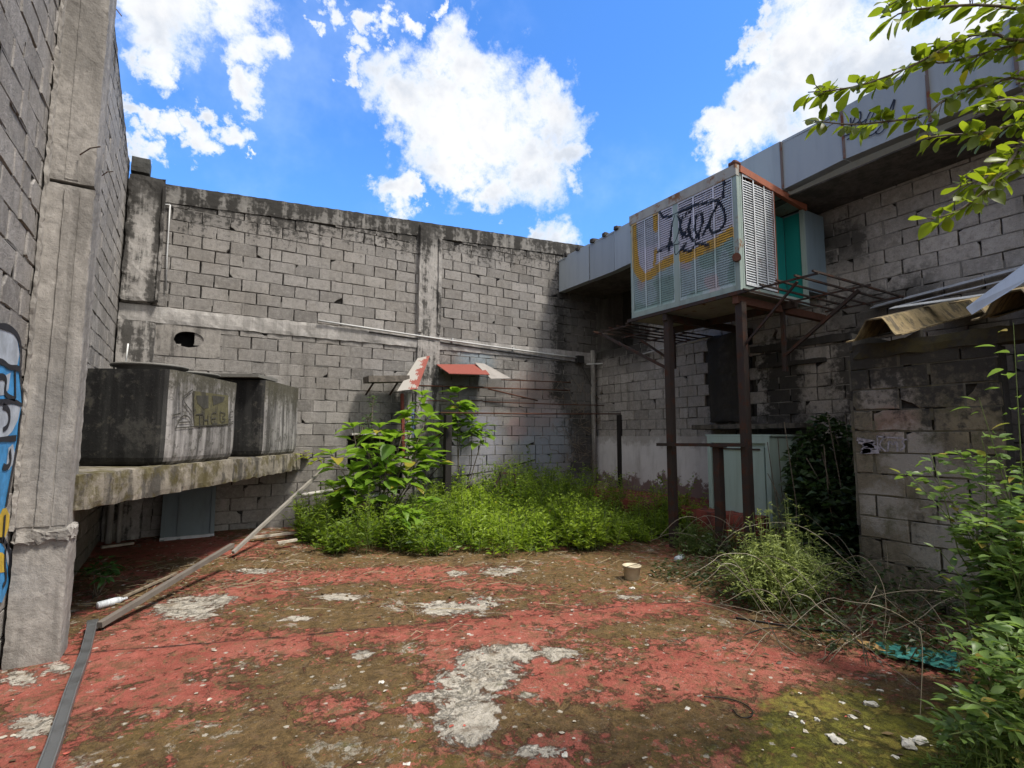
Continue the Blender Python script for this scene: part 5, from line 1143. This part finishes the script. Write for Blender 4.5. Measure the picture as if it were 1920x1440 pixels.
# weeds: feathery, too many to count
def inside_weeds(x, y):
    f = 6.05 + .25 * math.sin(x * 2.1) + .22 * mn.noise(Vector((x * 1.3, 2, 7)))
    if x < 4.0: f = 7.75 - (x - 1.3) * .62 + .2 * mn.noise(Vector((x * 2.3, 2, 7)))
    if x > 5.2: f = 6.05 - (x - 5.2) * .25
    left = 1.55 + .25 * mn.noise(Vector((y * 2, 5, 1)))
    return x > left and y > f
b = MB(); cnt = 0
while cnt < 480:
    cx_, cy_ = R.uniform(1.3, 7.2), R.uniform(5.3, 9.35)
    if not inside_weeds(cx_, cy_) or (cx_ > 6.7 and cy_ > 7.6): continue
    cnt += 1
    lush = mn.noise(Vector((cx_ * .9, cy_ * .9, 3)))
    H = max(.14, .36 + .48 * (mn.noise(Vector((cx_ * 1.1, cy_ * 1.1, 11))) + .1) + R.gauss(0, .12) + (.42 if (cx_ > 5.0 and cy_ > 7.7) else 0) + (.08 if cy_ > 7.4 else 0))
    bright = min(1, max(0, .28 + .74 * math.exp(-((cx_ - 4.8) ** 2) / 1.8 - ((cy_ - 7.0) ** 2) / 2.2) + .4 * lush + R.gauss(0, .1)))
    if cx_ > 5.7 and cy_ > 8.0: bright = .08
    wide = R.random() < .3
    for _ in range(6):
        base = Vector((cx_ + R.gauss(0, .09), cy_ + R.gauss(0, .09), 0)); h = H * R.uniform(.6, 1.15)
        lean = Vector((R.gauss(0, .3), R.gauss(0, .3) - .08, 1)).normalized(); top = base + lean * h
        b.tube([base, base.lerp(top, .5) + Vector((R.gauss(0, .02), R.gauss(0, .02), 0)), top], .0035, 3, 1, .5)
        for k in range(int(10 + h * 42)):
            u = R.uniform(.1, 1.05); p = base.lerp(top, u); dd = rnd_dir(.25); L = R.uniform(.04, .12) * (1.2 - .55 * u); p = p + dd * R.uniform(0, .04)
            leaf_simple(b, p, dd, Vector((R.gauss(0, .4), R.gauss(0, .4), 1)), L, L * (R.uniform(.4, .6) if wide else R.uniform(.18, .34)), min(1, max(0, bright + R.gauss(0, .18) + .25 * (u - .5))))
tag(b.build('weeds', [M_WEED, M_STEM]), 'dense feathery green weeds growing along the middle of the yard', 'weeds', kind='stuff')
b = MB()
for k in range(26):
    q = at(R.gauss(1000, 40), R.gauss(965, 25), 'Y', R.uniform(6.6, 7.8)); s = .014
    for i in range(5): leaf_simple(b, q, Vector((math.cos(i * 1.26), math.sin(i * 1.26), .3)), Vector((0, 0, 1)), s * 1.3, s, .9)
tag(b.build('yellow_flowers', mat_leaf('yellow_petal', (.5, .35, .02), (.7, .55, .03), .3)), 'tiny yellow flowers dotted over the bright weeds', 'flowers', kind='stuff')

M_BIG = mat_leaf('broad_leaf_green', (.05, .12, .014), (.24, .38, .045), .42, (.33, .27, .04), rough=.42)
def shrub(label, base, limbs, leafL, per, spread, m, cat='shrub', group=None, top_up=.5, shape='ovate', ratio=.46, tone=(.5, .2), name='shrub', stem_r=.014, umin=.3):
    t = thing(name, base, label, cat, group); bs = MB(); bl = MB(); base = Vector(base)
    for tip in limbs:
        tip = Vector(tip); mid = base.lerp(tip, .5) + Vector((R.gauss(0, .06), R.gauss(0, .06), .08)); pts = [base + Vector((R.gauss(0, .03), R.gauss(0, .03), 0)), base.lerp(mid, .5), mid, mid.lerp(tip, .55) + Vector((R.gauss(0, .03), R.gauss(0, .03), 0)), tip]
        bs.tube(pts, stem_r, 6, r1=stem_r * .4)
        for k in range(per):
            u = R.uniform(umin, 1.0) ** .55
            i = min(3, int(u * 4)); p = pts[i].lerp(pts[i + 1], u * 4 - i)
            a = k * 2.4 + R.uniform(-.4, .4); d = Vector((math.cos(a), math.sin(a), R.uniform(-.15, top_up)))
            q = p + d.normalized() * R.uniform(.02, spread); bs.tube([p, q], .004, 4)
            L = leafL * R.uniform(.55, 1.15)
            leaf_full(bl, q, d + Vector((0, 0, R.uniform(-.35, .2))), Vector((R.gauss(0, .25), R.gauss(0, .25), 1)), L, L * ratio * R.uniform(.8, 1.2), .98 if R.random() < .025 else min(.92, max(0, R.gauss(*tone))), 0, R.uniform(.05, .4), shape)
        for k in range(4):
            a = k * 1.57 + R.random(); leaf_full(bl, tip, Vector((math.cos(a), math.sin(a), .8)), Vector((0, 0, 1)), leafL * .7, leafL * .7 * ratio, min(.92, tone[0] + .25), 0, .3, shape)
    bs.build('stem', M_BARK, t, True); bl.build('foliage', m, t, True)
    return t
SY = 8.35
def sp(px, py, y=SY): return at(px, py, 'Y', y)
shrub('big leaved green shrub standing in front of the window opening', (*sp(710, 985, 8.3).xy, 0), [sp(x_ + 22, y_ - 8, d_) for x_, y_, d_ in [(600, 860, 8.3), (640, 810, 8.6), (665, 850, 8.1), (705, 860, 8.5), (740, 790, 8.6), (770, 750, 8.6), (800, 810, 8.5), (690, 900, 8.0), (640, 890, 8.2), (600, 920, 8.2), (760, 850, 8.2), (795, 870, 8.4), (650, 930, 8.0), (720, 830, 8.0), (745, 900, 8.0), (690, 810, 8.7), (780, 790, 8.3)]], .32, 15, .15, M_BIG, ratio=.6, tone=(.6, .2), top_up=.35)
shrub('broad leaved sapling rising behind the black post', (*sp(862, 960, 9.0).xy, 0), [sp(860, 735, 8.95), sp(885, 790, 8.8), sp(845, 790, 9.1), sp(905, 800, 8.9), sp(862, 762, 9.0)], .28, 24, .13, M_BIG, name='sapling', cat='sapling', ratio=.58, tone=(.6, .2), umin=.62)
shrub('low broad leaved sprout at the foot of the shrub', (*sp(770, 1000, 7.4).xy, 0), [sp(755, 955, 7.3), sp(785, 965, 7.3), sp(800, 940, 7.5), sp(740, 975, 7.2)], .22, 12, .10, M_BIG, ratio=.58, name='sprout', cat='sprout', stem_r=.008)
shrub('slender fine leaved dark plant left of the tilted sheet', (*sp(690, 930, 8.9).xy, 0), [sp(700, 745, 8.9), sp(688, 780, 8.9), sp(680, 800, 8.85)], .09, 60, .07, mat_leaf('fine_dark_leaf', (.03, .07, .015), (.10, .18, .035), .35), name='slender_plant', cat='plant', ratio=.35)
shrub('yellow green seedling growing at the end of the tank platform', (*at(590, 875, 'Y', 9.2).xy, 1.28), [at(575, 860, 'Y', 9.1), at(590, 865, 'Y', 9.0), at(582, 872, 'Y', 8.9)], .14, 5, .05, mat_leaf('yellow_green_leaf', (.12, .18, .01), (.32, .36, .03), .4), name='seedling', cat='seedling', stem_r=.006)
shrub('small green weed growing under the platform by the pilaster', (*at(178, 1122, 'Z', 0).xy, 0), [Vector((*at(172, 1100, 'Z', 0).xy, .2)), Vector((*at(195, 1125, 'Z', 0).xy, .22)), Vector((*at(160, 1120, 'Z', 0).xy, .25)), Vector((*at(185, 1110, 'Z', 0).xy, .32)), Vector((*at(205, 1118, 'Z', 0).xy, .3))], .11, 12, .06, M_WEEDD, name='small_weed', cat='weed', stem_r=.006)
# dark creeper against the shed corner
def creeper():
    base = Vector((6.6, 3.6, 0)); t = thing('creeper', base, 'dark leafy creeper heaped between the green cabinet and the shed', 'creeper'); bl = MB(); bs = MB()
    for _ in range(60):
        p = Vector((R.uniform(6.3, 7.8), R.uniform(3.0, 4.0), 0)); q = Vector((p.x + R.gauss(0, .2), p.y + R.gauss(0, .2), R.uniform(.7, 1.9))); bs.tube([p, p.lerp(q, .5) + Vector((R.gauss(0, .1), R.gauss(0, .1), .1)), q], .006, 4)
    for _ in range(5200):
        h = R.random(); x = R.uniform(6.15, 7.8); y = R.uniform(2.95, 3.72 + (x - 6.1) * .5)
        ztop = 1.0 + 1.0 * math.exp(-((x - 7.2) ** 2) / .5 - ((y - 3.7) ** 2) / .14) + .25 * mn.noise(Vector((x * 2, y * 2, 1)))
        z = ztop * (h ** .6); L = R.uniform(.06, .14)
        leaf_simple(bl, Vector((x, y, z)), rnd_dir(-.2), Vector((R.gauss(0, .6), R.gauss(0, .6), 1)), L, L * .75, min(1, max(0, R.gauss(.35, .25))))
    bs.build('stem', M_BARK, t); bl.build('foliage', mat_leaf('creeper_green', (.012, .028, .009), (.045, .085, .022), .25), t)
creeper()
# pale grass tuft
def tuft(label, cx, cy, rx, ry, h, n, m, leafy, name='grass_tuft'):
    t = thing(name, (cx, cy, 0), label, 'grass tuft'); b = MB(); subs = [(R.uniform(-.42, .42) * rx, R.uniform(-.42, .42) * ry, R.uniform(.55, 1.15)) for _ in range(7)]
    for _ in range(n):
        a = R.uniform(0, 6.28); rr = R.random() ** .6; sx_, sy_, sh2 = R.choice(subs); x, y = cx + sx_ + rx * rr * math.cos(a) * .32, cy + sy_ + ry * rr * math.sin(a) * .32
        hh = h * sh2 * (1.05 - .55 * rr) * R.uniform(.5, 1.25); out = Vector((math.cos(a) * rr, math.sin(a) * rr, 0)) * R.uniform(.05, .42) * h
        p0 = Vector((x, y, 0)); p2 = p0 + out * .6 + Vector((0, 0, hh)); p3 = p0 + out * 1.5 + Vector((R.gauss(0, .05), R.gauss(0, .05), hh * R.uniform(.7, 1.05)))
        pts = [p0, p0.lerp(p2, .5) + Vector((R.gauss(0, .015), R.gauss(0, .015), 0)), p2, p3]; tn = min(1, max(0, R.gauss(.5, .25)))
        b.tube(pts, .0035, 3, 0, tn, r1=.0015)
        for k in range(leafy):
            u = R.uniform(.2, .99); i = min(2, int(u * 3)); p = pts[i].lerp(pts[i + 1], u * 3 - i); L = R.uniform(.02, .06)
            leaf_simple(b, p, rnd_dir(.1), Vector((0, 0, 1)), L, L * .28, min(1, max(0, tn + R.gauss(.1, .2))))
    b.build('blades', m, t)
M_TUFT = mat_leaf('pale_grass', (.11, .15, .04), (.38, .44, .15), .35)
tc = at(1440, 1130, 'Z', 0)
tuft('pale bushy grass tuft at the edge of the red floor before the stand', tc.x + .05, tc.y + .05, .8, .6, .78, 760, M_TUFT, 12)
tc2 = at(1340, 1040, 'Z', 0)
tuft('loose green tuft behind the bucket beside the rusty post', tc2.x, tc2.y, .7, .6, .42, 220, mat_leaf('mid_grass', (.06, .10, .025), (.16, .22, .06), .3), 14)
# dry bramble stalks
def bramble():
    t = thing('bramble', (5.2, 3.2, 0), 'tangle of bare dry stalks arching in front of the shed', 'bramble'); b = MB()
    for k in range(120):
        px, py = R.uniform(1440, 1900), R.uniform(1030, 1260); p = at(px, py, 'Z', 0)
        if p.y < 1.3: continue
        L = R.uniform(.5, 1.7); a = R.uniform(0, 6.28); d = Vector((math.cos(a), math.sin(a), 0)); h = R.uniform(.06, .5) if R.random() < .75 else R.uniform(.4, .8)
        pts = [p + d * L * u + Vector((R.gauss(0, .05), R.gauss(0, .05), R.gauss(0, .03) * (u > 0) + max(0.01, h * math.sin(math.pi * min(1, u * R.uniform(.75, 1.0))) + .01))) for u in (0, .2, .4, .6, .8, 1.0)]
        b.tube(curve(pts), R.uniform(.0025, .005), 4, 0, R.random(), r1=.0018)
    for k in range(16):
        px = R.uniform(1400, 1620); p = at(px, R.uniform(985, 1060), 'Z', 0); p.y = min(p.y, 4.6); p.x = min(p.x, 6.0); a = R.uniform(0, 6.28); L = R.uniform(.4, 1.0); h = R.uniform(.2, .8)
        pts = [p + Vector((math.cos(a), math.sin(a), 0)) * L * u + Vector((0, 0, h * math.sin(math.pi * .62 * u * 1.3))) for u in (0, .25, .5, .75, 1)]
        b.tube(curve(pts), .004, 4, 0, R.random(), r1=.002)
    b.build('stalks', mat_leaf('dry_stalk', (.07, .058, .04), (.25, .215, .15), .05), t)
bramble()
# undergrowth by the shed: low dark leaves
b = MB()
for _ in range(5200):
    x, y = R.uniform(4.1, 6.6), R.uniform(1.4, 4.5)
    e = 4.25 + .35 * mn.noise(Vector((y * 1.5, 1, 3))) + max(0, (y - 3.0)) * .35
    if x < e: continue
    z = R.random() * (.12 + .3 * min(1, (x - e) / .9)) ; L = R.uniform(.03, .08)
    leaf_simple(b, Vector((x, y, z)), rnd_dir(0), Vector((R.gauss(0, .5), R.gauss(0, .5), 1)), L, L * .5, min(1, max(0, R.gauss(.4, .25))))
tag(b.build('undergrowth', mat_leaf('undergrowth_green', (.02, .035, .01), (.07, .10, .03), .25)), 'low dark undergrowth covering the ground before the shed', 'undergrowth', kind='stuff')
# leafy bush at the right edge
M_BUSH = mat_leaf('fresh_bush_green', (.04, .09, .022), (.20, .30, .075), .38, (.34, .26, .06), rough=.42)
def bush(label, pts_px, base, dens, leafL, tone):
    t = thing('leafy_bush', base, label, 'bush'); bs = MB(); bl = MB(); base = Vector(base)
    for (px, py, X_) in pts_px:
        tip = at(px, py, 'X', X_); mid = base.lerp(tip, .5) + Vector((R.gauss(0, .08), R.gauss(0, .08), .12)); pts = [base + Vector((R.gauss(0, .12), R.gauss(0, .12), 0)), base.lerp(mid, .55), mid, mid.lerp(tip, .5) + Vector((0, 0, .03)), tip]
        bs.tube(pts, .007, 5, r1=.002)
        for k in range(dens):
            u = R.uniform(.3, 1.0); i = min(3, int(u * 4)); p = pts[i].lerp(pts[i + 1], u * 4 - i); a = R.uniform(0, 6.28); d = Vector((math.cos(a), math.sin(a), R.uniform(-.1, .6))); L = leafL * R.uniform(.5, 1.2)
            q = p + d.normalized() * R.uniform(.01, .10); leaf_full(bl, q, d, Vector((R.gauss(0, .35), R.gauss(0, .35), 1)), L, L * R.uniform(.4, .6), .98 if R.random() < .03 else min(.92, max(0, R.gauss(tone, .22))), 0, R.uniform(-.1, .5))
    bs.build('stem', M_STEM, t); bl.build('foliage', M_BUSH, t, True)
tips = []
for _ in range(46): tips.append((R.uniform(1800, 1990), R.uniform(880, 1200), R.uniform(3.6, 4.6)))
tips += [(1745, 850, 4.4), (1740, 880, 4.4), (1700, 885, 4.5), (1790, 840, 4.4), (1835, 745, 4.4), (1770, 920, 4.3), (1790, 960, 4.2), (1760, 1030, 4.1), (1780, 1100, 3.9), (1850, 850, 4.3), (1880, 870, 4.3), (1900, 605, 4.5), (1840, 820, 4.4)]
bush('fresh green leafy bush at the right edge in front of the shed door', tips, (4.25, 1.05, 0), 40, .092, .6)
tips2 = [(R.uniform(1770, 1960), R.uniform(1180, 1420), R.uniform(2.7, 3.5)) for _ in range(38)]
bush('lower leafy bush spilling over the mossy floor at the right corner', tips2, (3.35, .85, 0), 40, .062, .55)
tuft('grassy clump at the lower right corner on the moss', 3.0, 1.0, .5, .45, .3, 260, mat_leaf('corner_grass', (.05, .09, .015), (.2, .28, .06), .3), 4, name='grass_clump')

# overhanging tree: trunk outside the picture on the right, branches reaching in
def tree():
    base = Vector((4.3, -.35, 0)); t = thing('tree', base, 'tree reaching in from the top right with leafy overhanging branches', 'tree'); bt_ = MB(); bl = MB()
    crown = Vector((4.0, -.1, 3.1)); bt_.tube([base, base + Vector((-.05, .05, 1.2)), base.lerp(crown, .75), crown], .09, 10, r1=.05)
    D = lambda px, py, k: Vector((0, 0, EYE)) + Vector(ray(px, py)) / F_PX * k    # k = distance in front of the camera
    limbs = [  # each limb: points (px, py, depth)
        [(2100, 180, 2.5), (1950, 68, 2.35), (1900, 78, 2.3), (1860, 60, 2.3), (1800, 70, 2.25), (1735, 112, 2.2), (1650, 150, 2.2), (1580, 168, 2.2), (1515, 173, 2.2)],
        [(2120, 200, 2.6), (1920, 140, 2.4), (1840, 160, 2.35), (1770, 185, 2.3), (1735, 220, 2.3), (1660, 228, 2.3), (1600, 235, 2.3), (1520, 226, 2.3)],
        [(2120, 220, 2.6), (1920, 78, 2.4), (1830, 105, 2.3), (1770, 120, 2.3), (1730, 112, 2.3)],
        [(2150, 260, 2.5), (1920, 228, 2.3), (1840, 250, 2.2), (1750, 255, 2.2), (1735, 262, 2.2)],
        [(2150, 300, 2.3), (1920, 268, 2.1), (1885, 315, 2.05), (1840, 365, 2.0), (1795, 398, 2.0), (1745, 412, 2.0)],
        [(2120, 100, 2.4), (1930, 20, 2.3), (1850, 8, 2.2), (1760, 12, 2.2), (1690, 22, 2.2), (1665, 40, 2.2)],
        [(2120, 100, 2.6), (1950, 30, 2.5), (1880, -30, 2.4), (1780, -30, 2.4), (1700, -10, 2.4), (1660, 15, 2.4)],
        [(2150, 320, 2.4), (1960, 330, 2.2), (1900, 300, 2.15), (1860, 330, 2.1), (1800, 350, 2.1)],
        [(2150, 250, 2.4), (1960, 200, 2.3), (1900, 185, 2.25), (1860, 190, 2.2), (1830, 215, 2.2)]]
    rl = random.Random(21)
    for L in limbs:
        pts = [crown.lerp(D(*L[0]), .5)] + [D(*p) for p in L]; pts = [crown] + pts
        bt_.tube(curve(pts, 1), .011, 6, r1=.002)
        for i in range(2, len(pts) - 1):
            a, b_ = pts[i], pts[i + 1]; seg = (b_ - a).length
            for k in range(int(seg / .0105)):
                p = a.lerp(b_, rl.random()); d = (b_ - a).normalized()
                side = d.cross(Vector((rl.gauss(0, .6), rl.gauss(0, .6), 1))).normalized() * rl.choice((-1, 1))
                dd = (d * rl.uniform(.2, .9) + side * rl.uniform(.5, 1) + Vector((0, 0, rl.uniform(-.5, .35)))).normalized(); q = p + dd * rl.uniform(.008, .05)
                if rl.random() < .35: bt_.tube([p, q], .0018, 4)
                else: q = p + dd * .01
                s = rl.uniform(.048, .086)
                leaf_full(bl, q, dd, Vector((rl.gauss(0, .55), rl.gauss(0, .55), 1)), s, s * rl.uniform(.48, .64), min(1, max(0, rl.gauss(.5, .22))), 0, rl.uniform(-.1, .45), rl.choice(('obovate', 'obovate', 'ovate')), .14)
    # rest of the crown, beyond the frame
    for _ in range(260):
        p = crown + Vector((rl.uniform(-.1, 1.6), rl.uniform(-1.5, .0), rl.uniform(-.2, 1.7))); s = rl.uniform(.05, .09); leaf_full(bl, p, rnd_dir(0), Vector((rl.gauss(0, .5), rl.gauss(0, .5), 1)), s, s * .6, rl.random() * .9, 0, .2, 'obovate')
    bt_.build('trunk', M_BARK, t, True); bl.build('crown', mat_leaf('branch_leaf_green', (.06, .10, .010), (.22, .27, .02), .55, (.45, .36, .02), .4), t, True)
tree()
